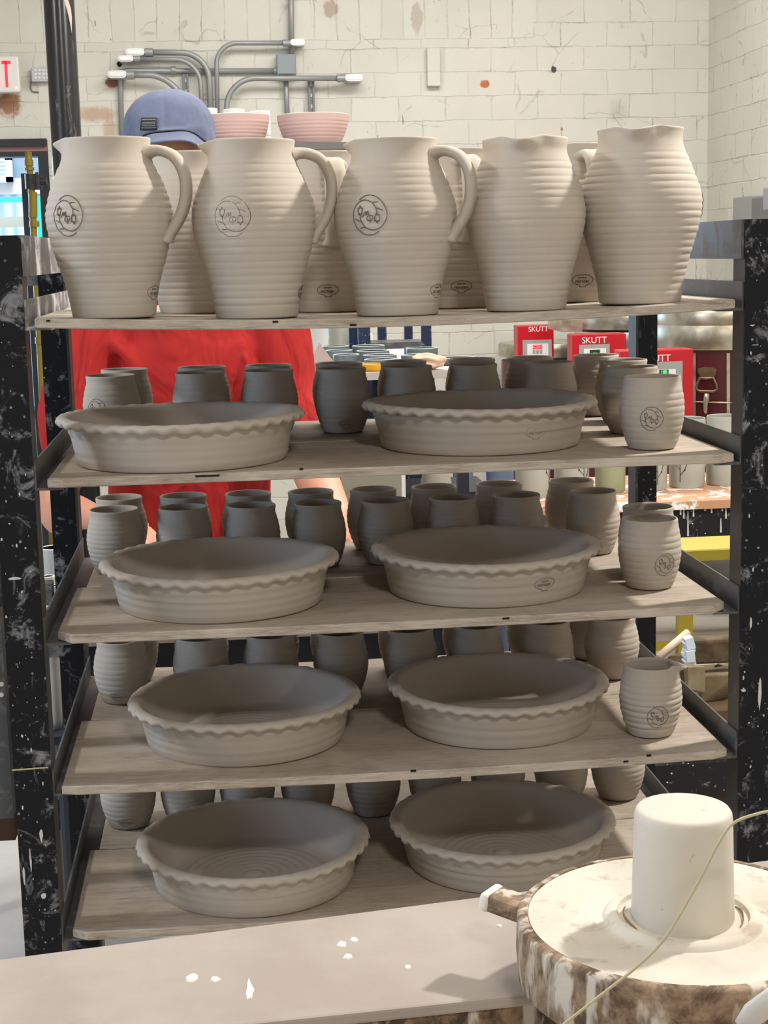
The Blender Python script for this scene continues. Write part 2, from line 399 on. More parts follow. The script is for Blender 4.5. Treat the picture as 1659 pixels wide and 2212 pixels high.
for k in range(5):
    a, b = XB[k]
    board(k, a, b, -.004, .302, 'shelf_board', f'weathered plywood board, front half of the {LEV[k]} level, {notes[k]}', (.024 if k == 2 else .012 if k == 4 else .004, .02 if k in (2,) else .008))
    board(k, a+.014 if k >= 2 else a+.004, b-.004, .306, .612, 'shelf_board', f'plywood board on the rear half of the {LEV[k]} level, under the farther mugs' if k else 'plywood board on the rear half of the top level, under the back pitchers')
DARK = mat('dark_hole', (.008, .007, .006), .9)
# small dark notches along the board edges
def notch(k, px, py, wpx, hpx=4):
    p = PY(px, py, -.0048); k_ = depth(p)/F
    return MB().box((p.x-wpx*k_/2, -.0052, p.z-hpx*k_/2), (p.x+wpx*k_/2, -.0035, p.z+hpx*k_/2))
bds = [o for o in COL.objects if o.name.startswith('shelf_board')]
for k, px, py, wp in ((0, 104, 693, 8), (0, 595, 695, 12), (0, 763, 702, 14), (1, 448, 1028, 52), (1, 651, 1013, 8), (2, 1093, 1336, 15), (3, 893, 1665, 12), (3, 1352, 1645, 11), (3, 1402, 1632, 10)):
    part('staple_slot', notch(k, px, py, wp), DARK, bds[2*k])

# ================================================================ POTS
STROKES = None
def mp_logo():
    # coordinates in units of the logo radius, x right, y up (traced as strokes)
    def q(pts): return [((x-765)/470., (895-y)/490.) for x, y in pts]
    S_ = []
    S_.append(q([(480, 510), (560, 455), (660, 415), (765, 405), (880, 430), (990, 490), (1090, 580), (1160, 690), (1205, 800), (1215, 900), (1190, 1020), (1130, 1120), (1050, 1205), (950, 1250), (860, 1267), (770, 1250), (690, 1215), (620, 1165), (570, 1090), (535, 1010), (518, 900), (515, 840)]))
    S_.append(q([(1000, 1305), (900, 1360), (760, 1387), (640, 1370), (540, 1320), (430, 1230), (360, 1120), (325, 1000), (315, 870), (340, 750), (400, 640), (480, 565), (560, 530), (640, 522), (740, 545), (830, 590), (900, 665), (945, 750), (965, 840), (970, 900)]))
    S_ += [q([(855, 590), (920, 578), (990, 585)]), q([(945, 725), (1020, 755), (1120, 795)]), q([(380, 995), (460, 1020), (530, 1050)]), q([(500, 1210), (570, 1205), (640, 1200)])]
    for (cx, cy, sg) in ((518, 780, 1), (968, 985, -1)):   # the two buds
        S_.append(q([(cx-60, cy-70*sg), (cx-55, cy+30*sg), (cx-40, cy+90*sg), (cx, cy+115*sg), (cx+40, cy+90*sg), (cx+60, cy+20*sg), (cx+62, cy-65*sg)]))
        S_.append(q([(cx-60, cy-70*sg), (cx-25, cy-50*sg), (cx, cy-125*sg), (cx+28, cy-52*sg), (cx+62, cy-65*sg)]))
    S_.append(q([(565, 945), (610, 910), (650, 840), (680, 800), (683, 900), (715, 845), (745, 790), (748, 900)]))    # M
    S_.append(q([(780, 1090), (785, 1000), (790, 945)])); S_.append(q([(745, 905), (710, 960), (715, 1010), (760, 1035), (830, 1020), (870, 970), (850, 920), (790, 905), (760, 925)]))   # P
    return S_
LOGO = mp_logo()
def txt_strokes(s):
    G = {'P': [[(0, 0), (0, 1), (.6, 1), (.7, .75), (.6, .5), (0, .5)]], 'O': [[(.1, 0), (0, .5), (.1, 1), (.6, 1), (.7, .5), (.6, 0), (.1, 0)]], 'T': [[(0, 1), (.7, 1)], [(.35, 1), (.35, 0)]],
         'E': [[(.6, 0), (0, 0), (0, 1), (.6, 1)], [(0, .5), (.5, .5)]], 'R': [[(0, 0), (0, 1), (.6, 1), (.7, .75), (.6, .5), (0, .5), (.7, 0)]], 'Y': [[(0, 1), (.35, .5), (.7, 1)], [(.35, .5), (.35, 0)]]}
    out = []
    for i, ch in enumerate(s):
        for st in G.get(ch, []): out.append([(x+i*.95, y) for x, y in st])
    return out
def oval_logo():
    o = [[(math.cos(a)*1.0, math.sin(a)*.5+.08) for a in [math.radians(d) for d in range(-65, 246, 10)]], [(-.4, -.38), (-.28, -.42), (-.28, -.56)], [(.4, -.38), (.28, -.42), (.28, -.56)], [(-.3, -.56), (.3, -.56)]]
    for st in txt_strokes('POTTERY'): o.append([(x*.2-.65, y*.2-.18) for x, y in st])
    for x in (-.3, -.1, .1, .3): o.append([(x-.06, .2), (x-.06, .38)]); o.append([(x-.06, .3), (x+.06, .3)])
    return o
OVAL = oval_logo()
def stamp(mb, strokes, Rf, phi, zc, size, tilt=0., rad=.00065, seg=4):
    # phi: 0 faces the camera (-y), positive to the right
    ct, st_ = math.cos(tilt), math.sin(tilt)
    for s_ in strokes:
        if len(s_) > 4: pts = [(p.x, p.y) for p in spl([(x, y, 0) for x, y in s_], len(s_)*2)]
        else: pts = s_
        P = []
        for x, y in pts:
            x, y = x*ct-y*st_, x*st_+y*ct
            z = zc+y*size; r = Rf(z)+.0003; a = phi+x*size/max(Rf(zc), .01); r += .0001
            P.append((r*math.sin(a), -r*math.cos(a), z))
        mb.tube(P, rad, seg, cap=False)
def ridged(tab, z0, z1, pitch, amp, seed):
    rg = random.Random(seed); n = int((z1-z0)/pitch)+3; ph = [rg.uniform(-.25, .25) for _ in range(n)]; am = [rg.uniform(.45, 1.3) for _ in range(n)]
    pts = [(Vector((r, z, 0))) for r, z in tab]
    dense = spl([(r, z, 0) for r, z in tab], 90); tb = [(p.x, p.y) for p in dense]
    def Rf(z):
        r = interp(tb, z)
        if z0 < z < z1:
            q = (z-z0)/pitch; k = int(q); fr = q-k+ph[k]*.3
            e = min(1, (z-z0)/pitch, (z1-z)/pitch)
            r += amp*am[k]*e*(abs(math.sin(PI*fr))**.7-.5)*1.6
        return r
    return Rf
def pot_mesh(Rf, H, wall, foot=.006, nz=120, seg=72, spout=None, wob=.0006, seed=0, lip=.003):
    rg = random.Random(seed); w1, w2 = rg.uniform(0, 6), rg.uniform(0, 6)
    prof = [(.0001, 0), (Rf(0)*.9, 0), (Rf(0)-.0015, .0004)]
    for i in range(nz+1): z = .0015+(H-.002-.0015)*i/nz; prof.append((Rf(z), z))
    rt = Rf(H)
    prof += [(rt-.0006, H-.0006), (rt-lip*.45, H), (rt-lip*.9, H-.0006)]
    for i in range(30): z = H-.003-(H-.003-foot)*i/29; prof.append((max(Rf(z)-wall-(.001 if z < H*.9 else 0), .002), z))
    prof += [(Rf(foot)*.5, foot), (.0001, foot)]
    def df(x, y, z, a, r):
        q = 1+wob/max(r, .01)*math.sin(2*a+w1)*z/H+wob*.6/max(r, .01)*math.sin(3*a+w2)
        x *= q; y *= q
        if spout:
            phs, ln, zs = spout
            sa = phs-PI/2; d = (a-sa+PI) % (2*PI)-PI
            tt = min(1, max(0, (z-zs)/(H-zs))); tt = tt*tt*(3-2*tt)
            g = math.exp(-(d/.26)**2); g2 = math.exp(-((abs(d)-.55)/.22)**2)
            k = tt*tt*(ln*g-.004*g2); x += math.cos(a)*k; y += math.sin(a)*k; z += tt*(-.004*g+.0015*g2)
        return x, y, z
    return MB().lathe(prof, seg, deform=df, capend=False)

# ---- pitchers -----------------------------------------------------
PT = [(r*.96, z*.923) for r, z in [(.0545, 0), (.0572, .004), (.0600, .025), (.0655, .052), (.0745, .085), (.0825, .115), (.0858, .140), (.0838, .160), (.0770, .182), (.0690, .203), (.0622, .219), (.0590, .232), (.0592, .243), (.0605, .251)]]
def pitcher(cx, cy, k, hang, label, seed, scale=1., la=None, logo=True, oval=True, zoff=0):
    z = zt(k, cx)
    t = empty('pitcher', (cx, cy, z), label, 'pitcher', 'unfired pitchers on the top shelf')
    t.scale = (scale,)*3
    tab = [(r*random.Random(seed+i).uniform(.993, 1.007), z_) for i, (r, z_) in enumerate(PT)]
    Rf = ridged(tab, .008, .205, .0095, .00075, seed)
    ph = hang+PI
    body = pot_mesh(Rf, .2316, .005, spout=(ph, .0135, .201), nz=220, seg=96, seed=seed)
    lpart('body', body, CLAY_L, t, smooth=True)
    # handle: strap bent in the plane of hang
    c = spl([(.054, .2295), (.066, .2325), (.080, .2310), (.0945, .2235), (.1050, .2080), (.1095, .1880), (.1080, .1640), (.1010, .1430), (.0915, .1270), (.0835, .1150), (.0790, .1050)], 40)
    da = Vector((math.sin(hang), -math.cos(hang), 0))
    pts = [da*p.x*.96+Vector((0, 0, p.y*.923)) for p in c]; n = len(pts)
    side = Vector((math.cos(hang), math.sin(hang), 0)); vs = []; sg = 16
    for i, p in enumerate(pts):
        u = i/(n-1); tg = (pts[min(i+1, n-1)]-pts[max(i-1, 0)]).normalized(); nr = tg.cross(side).normalized()
        wd = .0168+(.0065*math.exp(-(u/.08)**2))-.0035*u+.006*math.exp(-((1-u)/.07)**2); th = .0080+.0035*math.exp(-(u/.07)**2)+.001*math.exp(-((1-u)/.08)**2)
        if i == n-1: wd *= .75; th *= .6
        for q in range(sg):
            a = 2*PI*q/sg; ca, sa = math.cos(a), math.sin(a)
            gr = 1-.22*math.exp(-(ca/.35)**2)
            vs.append(p+side*ca*wd+nr*sa*th*gr)
    h = MB(); h.add(vs, [(i*sg+q, i*sg+(q+1) % sg, (i+1)*sg+(q+1) % sg, (i+1)*sg+q) for i in range(n-1) for q in range(sg)]+[tuple(range(sg-1, -1, -1)), tuple(range((n-1)*sg, n*sg))])
    lpart('handle', h, CLAY_L, t, smooth=True)
    if logo:
        m = MB(); stamp(m, LOGO, Rf, hang-math.radians(113) if la is None else math.radians(la), .1325, .0255, rad=.00055); lpart('maker_stamp', m, STAMP, t, True)
    if oval:
        m = MB(); stamp(m, OVAL, Rf, hang-math.radians(10), .032, .0155, rad=.0005); lpart('oval_stamp', m, STAMP, t, True)
    return t
def base_x(px, py, y): return PY(px, py, y).x
R = math.radians
fr = [(241, 687, 76, 'unfired clay pitcher with round maker stamp, leftmost in the front row beside the rack post', 1),
      (558, 688, 92, 'unfired clay pitcher with handle at right, second from left in the front row', 2),
      (870, 684, 66, 'unfired clay pitcher with stamp and handle, middle of the front row below the pink bowls', 3),
      (1155, 671, 164, 'unfired clay pitcher showing no handle, spout facing forward, second from right in the front row', 4),
      (1412, 660, 160, 'unfired clay pitcher at the right end of the front row, its handle hidden behind', 5)]
for px, py, a, lab, sd in fr:
    x = base_x(px, py, .004); pitcher(x, .064 if sd < 5 else .074, 0, R(a), lab, sd*11, scale=1 if sd < 4 else .985 if sd == 4 else 1.012, la={3: -31, 4: 86, 5: 92}.get(sd), oval=sd < 4)
bk = [(425, 676, 70, 'unfired clay pitcher in the back row, glimpsed between the two leftmost front pitchers', 6),
      (722, 670, 2, 'back-row clay pitcher with handle facing forward, left of the middle front pitcher', 7),
      (1012, 661, 1, 'back-row clay pitcher with oval stamp, right of the middle front pitcher', 8),
      (1272, 651, 2, 'unfired clay pitcher in the back row behind the gap of the two rightmost front pitchers', 9)]
for px, py, a, lab, sd in bk:
    x = base_x(px, py, .20); pitcher(x, .262, 0, R(a), lab, sd*11, scale=.985, logo=(sd == 6))

# ---- dishes -------------------------------------------------------
def make_dish(Rr, seed, H=.066, nlob=38):
    # Rr: outer radius of the fluted rim
    k = Rr/.165; t = []
    rb = .139*k
    outer = [(rb*.985, 0), (rb+.0005, .003), (rb+.003*k, .018), (rb+.0065*k, .034), (rb+.0105*k, .048), (Rr-.0150, H-.0110)]
    sp_ = spl([(r, z, 0) for r, z in outer], 44); rg = random.Random(seed)
    rid = [(z0, rg.uniform(.0005, .0013), rg.uniform(.004, .006)) for z0 in (.010+rg.uniform(-.001, .001), .0215, .034+rg.uniform(-.002, .002), .045)]
    P = [(.0001, 0, 0), (rb*.97, 0, 0)]
    for p in sp_:
        rr_ = p.x+sum(a*math.exp(-((p.y-z0)/w_)**2) for z0, a, w_ in rid); P.append((rr_, p.y, 0))
    # rim cross-section: underside -> edge -> top -> inner lip (weight = ruffle amount)
    P += [(Rr-.0115, H-.0105, .25), (Rr-.0065, H-.0108, .6), (Rr-.0028, H-.0095, .8), (Rr-.0006, H-.0068, .85), (Rr, H-.0043, .8), (Rr-.0010, H-.0018, .7), (Rr-.0035, H-.0002, .5), (Rr-.008, H+.0008, .3), (Rr-.0125, H+.0004, .12), (Rr-.0165, H-.0012, 0), (Rr-.0195, H-.0045, 0)]
    for i in range(1, 13):
        u = i/12; r = (Rr-.0200)*(1-u)+(rb-.016)*u; P.append((r+.002*math.sin(PI*u), (H-.006)*(1-u)**1.15+.012*u, 0))
    P += [(rb-.026, .0082, 0)]
    for i in range(1, 34):
        u = i/33; r = (rb-.026)*(1-u)+.0001; z = .0075+.0006*math.sin(u*56)*(1-.3*u)
        if r < .014: z += .0035*(1-(r/.014)**2)
        P.append((r, z, 0))
    m = MB(); seg = nlob*6; ph = rg.uniform(0, 6); vs = []
    lob = [rg.uniform(.75, 1.2) for _ in range(nlob)]
    for (r, z, w_) in P:
        for q in range(seg):
            a = 2*PI*q/seg; f = a*nlob/(2*PI); L = lob[int(f) % nlob]*.5+lob[(int(f)+1) % nlob]*.5
            s_ = math.cos(2*PI*f+ph)
            rr_ = r*(1+.004*math.sin(2*a+ph))+w_*.0014*s_*L; zz = z-w_*.0021*s_*L+(.0012*math.sin(2*a+ph*2) if z > .03 else 0)
            if w_ and z > H-.002: zz -= .0008*w_
            vs.append((rr_*math.cos(a), rr_*math.sin(a), zz))
    n = len(P); m.add(vs, [(i*seg+q, i*seg+(q+1) % seg, (i+1)*seg+(q+1) % seg, (i+1)*seg+q) for i in range(n-1) for q in range(seg)])
    tb = [(p.x, p.y) for p in sp_]
    return m, (lambda z: interp(tb, z)+sum(a*math.exp(-((z-z0)/w_)**2) for z0, a, w_ in rid)), rb
dl = [(1, 126, 657, 392, 1027, 0, 'wide shallow clay dish with a fluted rim on the left of the second shelf'),
      (1, 782, 1288, 1010, 988, 22, 'wide fluted-rim clay dish with oval stamp on the second shelf, beside a pale mug'),
      (2, 218, 731, 478, 1349, 0, 'fluted-rim clay dish on the left of the third shelf, near the rounded board corner'),
      (2, 802, 1297, 1040, 1317, 24, 'fluted-rim clay dish with faint oval stamp on the third shelf, left of the stamped mug'),
      (3, 278, 780, 535, 1658, 0, 'fluted-rim clay dish on the left of the fourth shelf, its inside mostly in shade'),
      (3, 836, 1314, 1075, 1622, 0, 'fluted-rim clay dish on the right of the fourth shelf, beside the small spouted creamer'),
      (4, 296, 798, 545, 1985, 0, 'fluted-rim clay dish on the left of the lowest shelf with throwing rings showing inside'),
      (4, 840, 1328, 1080, 1936, 0, 'fluted-rim clay dish on the lowest shelf, partly hidden by the potter wheel')]
for i, (k, x0, x1, cxp, yb_, ov, lab) in enumerate(dl):
    y = .15
    for _ in range(4):
        c = PY((x0+x1)/2, 0, y)  # placeholder x from rim centre
        X = PZ(cxp, yb_, zt(k, .4)).x
        dp = depth((X, y, zt(k, X)+.06)); Rr = .5*(x1-x0)*dp/F
        rb = .139*Rr/.165
        fy = max(PZ(cxp, yb_, zt(k, X)).y, .001); y = fy+rb
    # x of the rim centre at the rim height
    zc = zt(k, X)+.064
    best = None
    for s_ in range(-200, 201):
        xx = X+s_*.0005; d = Vector((xx, y, zc))-CAM; px = 829.5+F*d.dot(R_)/d.dot(fw)
        e = abs(px-(x0+x1)/2)
        if best is None or e < best[0]: best = (e, xx)
    X = best[1]
    m, Rf, rb = make_dish(Rr, 50+i)
    zz = max(zt(k, X-rb*.9), zt(k, X+rb*.9), zt(k, X))
    tt = empty('pie_dish', (X, y, zt(k, X)+ (0.0006)), lab, 'dish', 'fluted dishes on the rack')
    lpart('body', m, CLAY, tt, smooth=True)
    if ov:
        s2 = MB(); stamp(s2, OVAL, Rf, R(ov), .030, .0165, rad=.00045); lpart('oval_stamp', s2, FAINT, tt, True)

# ---- mugs ---------------------------------------------------------
MT = [(.0285, 0), (.0320, .003), (.0365, .014), (.0415, .030), (.0442, .046), (.0445, .058), (.0425, .072), (.0395, .084), (.0378, .092), (.0385, .098), (.0388, .102)]
MTB = [(.0300, 0), (.0330, .003), (.0375, .014), (.0420, .030), (.0446, .046), (.0450, .058), (.0438, .072), (.0420, .084), (.0405, .092), (.0400, .097), (.0398, .102)]
MV = []
for i in range(5):
    tab = MTB if i == 4 else [(r*random.Random(i).uniform(.985, 1.01), z) for r, z in MT]
    Rf = ridged(tab, .006, .094, .0092 if i != 2 else .0075, .0005, 300+i)
    mm = pot_mesh(Rf, .102, .0035, nz=100, seg=64, seed=900+i, lip=.003)
    me = mm.build('tmp', CLAY, smooth=True); MV.append((me.data, Rf)); bpy.data.objects.remove(me)
def mug(x, y, k, var, rz, label, logo=None, oval=None, spout=False, h=1.):
    t = empty('mug', (x, y, zt(k, x)+.0003), label, 'mug', f'unfired mugs on the {LEV[k]} shelf'); t.scale = (1, 1, h)
    o = bpy.data.objects.new('body', MV[var][0]); COL.objects.link(o); o.parent = t; o.rotation_euler = (0, 0, rz)
    if logo is not None:
        m = MB(); stamp(m, LOGO, MV[var][1], R(logo[0]), logo[1], .0165, tilt=R(logo[2] if len(logo) > 2 else -8), rad=.0004); lpart('maker_stamp', m, STAMP, t, True)
    if oval is not None:
        m = MB(); stamp(m, OVAL, MV[var][1], R(oval), .016, .0125, rad=.0004); lpart('oval_stamp', m, FAINT, t, True)
    return t
ordn = ['leftmost', 'second from left', 'third from left', 'fourth from left', 'fifth from left', 'sixth from left', 'seventh from left', 'eighth from left']
def xrow(k, pxs, y, zoff, ys):
    out = []
    for px in pxs:
        best = None
        for s_ in range(-40, 1000):
            xx = s_*.001; d = Vector((xx, y, zt(k, xx)+zoff))-CAM; p = 829.5+F*d.dot(R_)/d.dot(fw); e = abs(p-px)
            if best is None or e < best[0]: best = (e, xx)
        out.append(best[1])
    return out
FYr, BYr = .422, .548
rg = random.Random(5)
# second shelf
f2 = [238, 430, 580, 738, 881, 1023, 1186]; b2 = [268, 437, 580, 732, 872, 1019, 1146, 1287]
for i, x in enumerate(xrow(1, f2, FYr, .1, 0)):
    mug(x, FYr, 1, i % 4, rg.uniform(0, 6), f'unfired clay mug, {ordn[i]} in the front row of mugs on the second shelf', logo=(-28, .052) if i == 0 else None, oval=5 if i == 3 else None)
for i, x in enumerate(xrow(1, b2, BYr, .1, 0)):
    mug(x, BYr, 1, (i+1) % 4, rg.uniform(0, 6), f'unfired clay mug, {ordn[i]} in the rearmost row on the second shelf')
x = xrow(1, [1347], .42, .1, 0)[0]; mug(x, .425, 1, 1, 0, 'shaded clay mug right of the others on the second shelf, before the dark post')
x = xrow(1, [1364], .275, .1, 0)[0]; mug(x, .275, 1, 2, 1, 'half-shaded clay mug directly behind the pale stamped mug on the second shelf')
x = xrow(1, [1409], .085, .05, 0)[0]; mug(x, .085, 1, 4, 2, 'pale brightly lit clay mug with round stamp at the right front of the second shelf', logo=(-16, .046))
FYr, BYr = .410, .535
# third shelf
f3 = [247, 396, 542, 686, 832, 977, 1116, 1281]; b3 = [257, 396, 536, 671, 807, 938, 1078, 1234]
for i, x in enumerate(xrow(2, f3, FYr, .1, 0)):
    mug(x, FYr, 2, (i+2) % 4, rg.uniform(0, 6), f'unfired clay mug, {ordn[i]} in the front row of mugs on the third shelf')
for i, x in enumerate(xrow(2, b3, BYr, .1, 0)):
    mug(x, BYr, 2, i % 4, rg.uniform(0, 6), f'unfired clay mug, {ordn[i]} in the rearmost row on the third shelf')
x = xrow(2, [1400], .235, .1, 0)[0]; mug(x, .235, 2, 0, 3, 'clay mug directly behind the stamped mug on the third shelf, mostly its rim showing')
x = xrow(2, [1403], .137, .05, 0)[0]; mug(x, .134, 2, 4, 4, 'pale ridged clay mug with round stamp at the right front of the third shelf', logo=(15, .040, -12))
# fourth shelf
f4 = [263, 435, 586, 737, 886, 1029, 1181, 1321]; b4 = [285, 436, 590, 728, 872, 1012, 1150, 1280]
for i, x in enumerate(xrow(3, f4, FYr, .05, 0)):
    mug(x, FYr, 3, (i+1) % 4, rg.uniform(0, 6), f'unfired clay mug, {ordn[i]} in the front row of mugs on the fourth shelf', oval=-10 if i == 0 else None)
for i, x in enumerate(xrow(3, b4, BYr, .05, 0)):
    mug(x, BYr, 3, (i+3) % 4, rg.uniform(0, 6), f'unfired clay mug, {ordn[i]} in the rearmost row on the fourth shelf')
x = xrow(3, [1406], .095, .05, 0)[0]
cr_ = empty('creamer', (x, .097, zt(3, x)+.0003), 'small ridged clay creamer with pinched spout at the right front of the fourth shelf', 'creamer')
Rf = ridged([(r*.985, z*1.0) for r, z in MTB], .006, .090, .0088, .0012, 77)
lpart('body', pot_mesh(Rf, .104, .0035, nz=110, seg=72, spout=(R(78), .013, .088), seed=7), CLAY, cr_, True)
m = MB(); stamp(m, LOGO, Rf, R(-1), .036, .0165, tilt=R(-8), rad=.0004); lpart('maker_stamp', m, STAMP, cr_, True)
# lowest shelf
f5 = [277, 405, 535, 665, 805, 940, 1075, 1212, 1335]
ordn.append('rightmost')
for i, x in enumerate(xrow(4, f5, FYr, .05, 0)):
    mug(x, FYr, 4, i % 4, rg.uniform(0, 6), f'unfired clay mug, {ordn[i]} in the row behind the lowest dishes', oval=-6 if i == 0 else None)

# ================================================================ FOREGROUND
PINKB = mat('slip_coated_board', (.55, .47, .41), .75); t = NT(PINKB); v = t.coord('World')
c = t.mix(t.ramp(t.noise(v, 5, 5, .6), .35, .7), (.37, .315, .275), (.46, .405, .355)); c = t.mix(t.ramp(t.noise(t.coord('World', (10, 60, 10)), 2, 5, .7), .60, .75, 0, .5), c, (.40, .35, .32))
t.col(c); t.bump(t.noise(v, 120, 4), .25, .001)
BROWNE = mat('brown_wet_wood_edge', (.15, .08, .04), .5); t = NT(BROWNE); v = t.coord('World')
c = t.mix(t.ramp(t.noise(v, 35, 5, .7, .5), .42, .6), (.05, .027, .012), (.26, .16, .09)); c = t.mix(t.ramp(t.noise(t.coord('World', (1, 1, .4)), 28, 4, .6, .4), .54, .62), c, (.55, .49, .41)); t.col(c); t.bump(t.noise(v, 50, 4), .4, .002)
ZB = .80
A = [(-.42, -.628), (.62, -.466), (1.0, -.41), (1.0, -.70), (.50, -.716), (-.42, -.782)]
bn = empty('workbench', (.2, -.6, 0), 'slip-coated pinkish workbench board running across the foreground', 'workbench')
a = MB(); a.prism(A[::-1], ZB-.012, ZB, 0); bevel(part('bench_top', a, PINKB, bn), .003)
a = MB(); a.prism([(x, y+(.006 if y < -.6 and i > 2 else -.006)) for i, (x, y) in enumerate(A)][::-1], ZB-.075, ZB-.0122); part('bench_edge', a, BROWNE, bn)
for x, y in ((-.36, -.72), (-.36, -.66), (.93, -.66), (.93, -.47)): part('leg', MB().box((x-.02, y-.02, 0), (x+.02, y+.02, ZB-.075)), BROWNE, bn)
CHIP = mat('white_plaster_crumb', (.80, .76, .68), .8)
rr = random.Random(12)
def crumb(px, py, rx, ry, z=ZB):
    p = PZ(px, py, z); m = MB(); n = 11; top = []; bot = []
    k_ = depth(p)/F
    for i in range(n):
        a = 2*PI*i/n; q = rr.uniform(.7, 1.2); bot.append((p.x+rx*k_*q*math.cos(a), p.y+ry*2.3*k_*q*math.sin(a), z-.0002)); top.append((p.x+rx*.8*k_*q*math.cos(a), p.y+ry*1.9*k_*q*math.sin(a), z+.0012))
    m.add(bot+top, [tuple(range(n, 2*n))]+[(i, (i+1) % n, n+(i+1) % n, n+i) for i in range(n)]); return m, p
for px, py, a_, b_, lab in ((414, 2112, 15, 9, 'largest white plaster crumb on the left of the workbench'), (465, 2116, 12, 6, 'oval white plaster crumb just right of the largest one on the workbench'), (540, 2138, 9, 22, 'long ragged white plaster flake across the middle of the workbench'),
                            (738, 2040, 12, 7, 'white plaster crumb near the far edge of the workbench, left of a pair'), (766, 2031, 10, 5, 'small white plaster crumb at the far edge of the workbench, right of a pair'), (752, 2067, 12, 6, 'white plaster crumb lying below the pair on the workbench'),
                            (881, 2090, 8, 5, 'small round white plaster crumb nearer the wheel on the workbench'), (1080, 2001, 6, 3, 'tiny white plaster crumb closest to the wheel handle')):
    m, p = crumb(px, py, a_, b_); tag(m.build('plaster_crumb', CHIP, loc=p), lab, 'plaster crumb')

# wheel with mould -------------------------------------------------
WC = Vector((.650, -.742, 0)); ZWt = .88; RW = .152
CREAM = mat('cream_plaster', (.78, .72, .60), .7); t = NT(CREAM); v = t.coord('World')
c = t.mix(t.ramp(t.noise(v, 14, 5, .6), .35, .7), (.60, .55, .46), (.70, .66, .58)); c = t.mix(t.ramp(t.noise(v, 30, 5, .6, .6), .57, .68, 0, .65), c, (.40, .31, .24)); t.col(c); t.bump(t.noise(v, 90, 4), .15, .001)
MOULD = mat('smooth_cream_plaster_mould', (.78, .72, .60), .6); t = NT(MOULD); v = t.coord('Object')
c = t.mix(t.ramp(t.noise(v, 9, 3), .35, .7), (.62, .575, .49), (.68, .635, .55)); c = t.mix(t.ramp(t.noise(v, 55, 3, .5), .72, .76, 0, .75), c, (.36, .28, .21)); t.col(c)
WSIDE = mat('caked_brown_wheel_side', (.3, .2, .12), .65); t = NT(WSIDE); v = t.coord('World')
c = t.mix(t.ramp(t.noise(v, 30, 5, .7, .4), .40, .62), (.10, .055, .025), (.36, .25, .16)); c = t.mix(t.ramp(t.noise(t.coord('World', (1, 1, .25)), 42, 4, .6, .3), .50, .60), c, (.60, .53, .44)); t.col(c); t.bump(t.noise(v, 45, 5), .6, .003)
wh = empty('pottery_wheel', (WC.x, WC.y, 0), 'round pottery wheel caked with plaster at the right front', 'pottery wheel')
def circ(prof, seg=96, wob=0., sd=0):
    def df(x, y, z, a, r):
        q = 1+wob*(math.sin(5*a+sd)+.6*math.sin(11*a+2*sd)+.4*math.sin(23*a))
        return x*q, y*q, z
    return MB().lathe(prof, seg, (WC.x, WC.y, 0), df, capend=False)
part('wheel_head', circ([(.0001, ZWt), (.030, ZWt), (.0585, ZWt), (.060, ZWt+.0035), (.066, ZWt+.0045), (.071, ZWt+.001), (.073, ZWt-.002), (.080, ZWt-.002), (.083, ZWt), (.138, ZWt), (.141, ZWt+.0008)]), CREAM, wh, True, auto=R(50))
part('wheel_rim', circ([(.1412, ZWt-.001), (.142, ZWt+.0015), (.1475, ZWt+.001), (.1515, ZWt-.002), (RW, ZWt-.006), (RW+.001, ZWt-.030), (RW-.001, ZWt-.058), (RW-.010, ZWt-.066), (RW-.05, ZWt-.068), (.0001, ZWt-.068)], wob=.0022, sd=2), [WSIDE], wh, True, auto=R(60))
part('shaft', MB().lathe([(.0001, ZB+.012), (.031, ZB+.012), (.031, .03), (.0001, .03)], 24, (WC.x, WC.y, 0)), WSIDE, wh)
part('pedestal', MB().lathe([(.0001, .03), (.14, .03), (.17, .01), (.17, 0), (.0001, 0)], 32, (WC.x, WC.y, 0)), WSIDE, wh)
hp0 = PZ(1058, 1938, .868); hp1 = PZ(1160, 1975, .862)
dirh = (hp1-hp0).normalized()
qh = dirh.to_track_quat('X', 'Z')
bevel(part('trim_arm', MB().obox((hp0+hp1)/2+Vector((0, 0, 0)), ((hp1-hp0).length/2, .015, .0085), qh, 0), WSIDE, wh, label='wooden arm sticking out from under the wheel, caked with slip'), .003)
bevel(part('arm_tip', MB().obox(hp0+dirh*.002, (.006, .0165, .0095), qh, 0), CHIP, wh, True), .005, 3)
mo = empty('plaster_mould', (.6490, -.744, ZWt), 'smooth cream cylindrical plaster mould standing upside down on the wheel', 'mould')
m = MB().lathe([(.0001, 0), (.0460, 0), (.0465, .002), (.0440, .095), (.0432, .1005), (.0412, .1035), (.037, .1045), (.0001, .1045)], 96, capend=False); lpart('body', m, MOULD, mo, True, auto=R(60))
# flat strips beside mould, the slots' shade put into their colour
sl = MB()
for a0, a1 in ((R(150), R(205)), (R(-38), R(12))):
    n = 14
    pts = [(WC.x+.054*math.cos(a0+(a1-a0)*i/n), WC.y+.054*math.sin(a0+(a1-a0)*i/n), ZWt+.0006) for i in range(n+1)]
    sl.tube(pts, [.0008+.0032*math.sin(PI*i/n) for i in range(n+1)], 6, r2=[.0004]*(n+1))
part('groove', sl, mat('shadowed_groove', (.30, .22, .14), .8), wh)
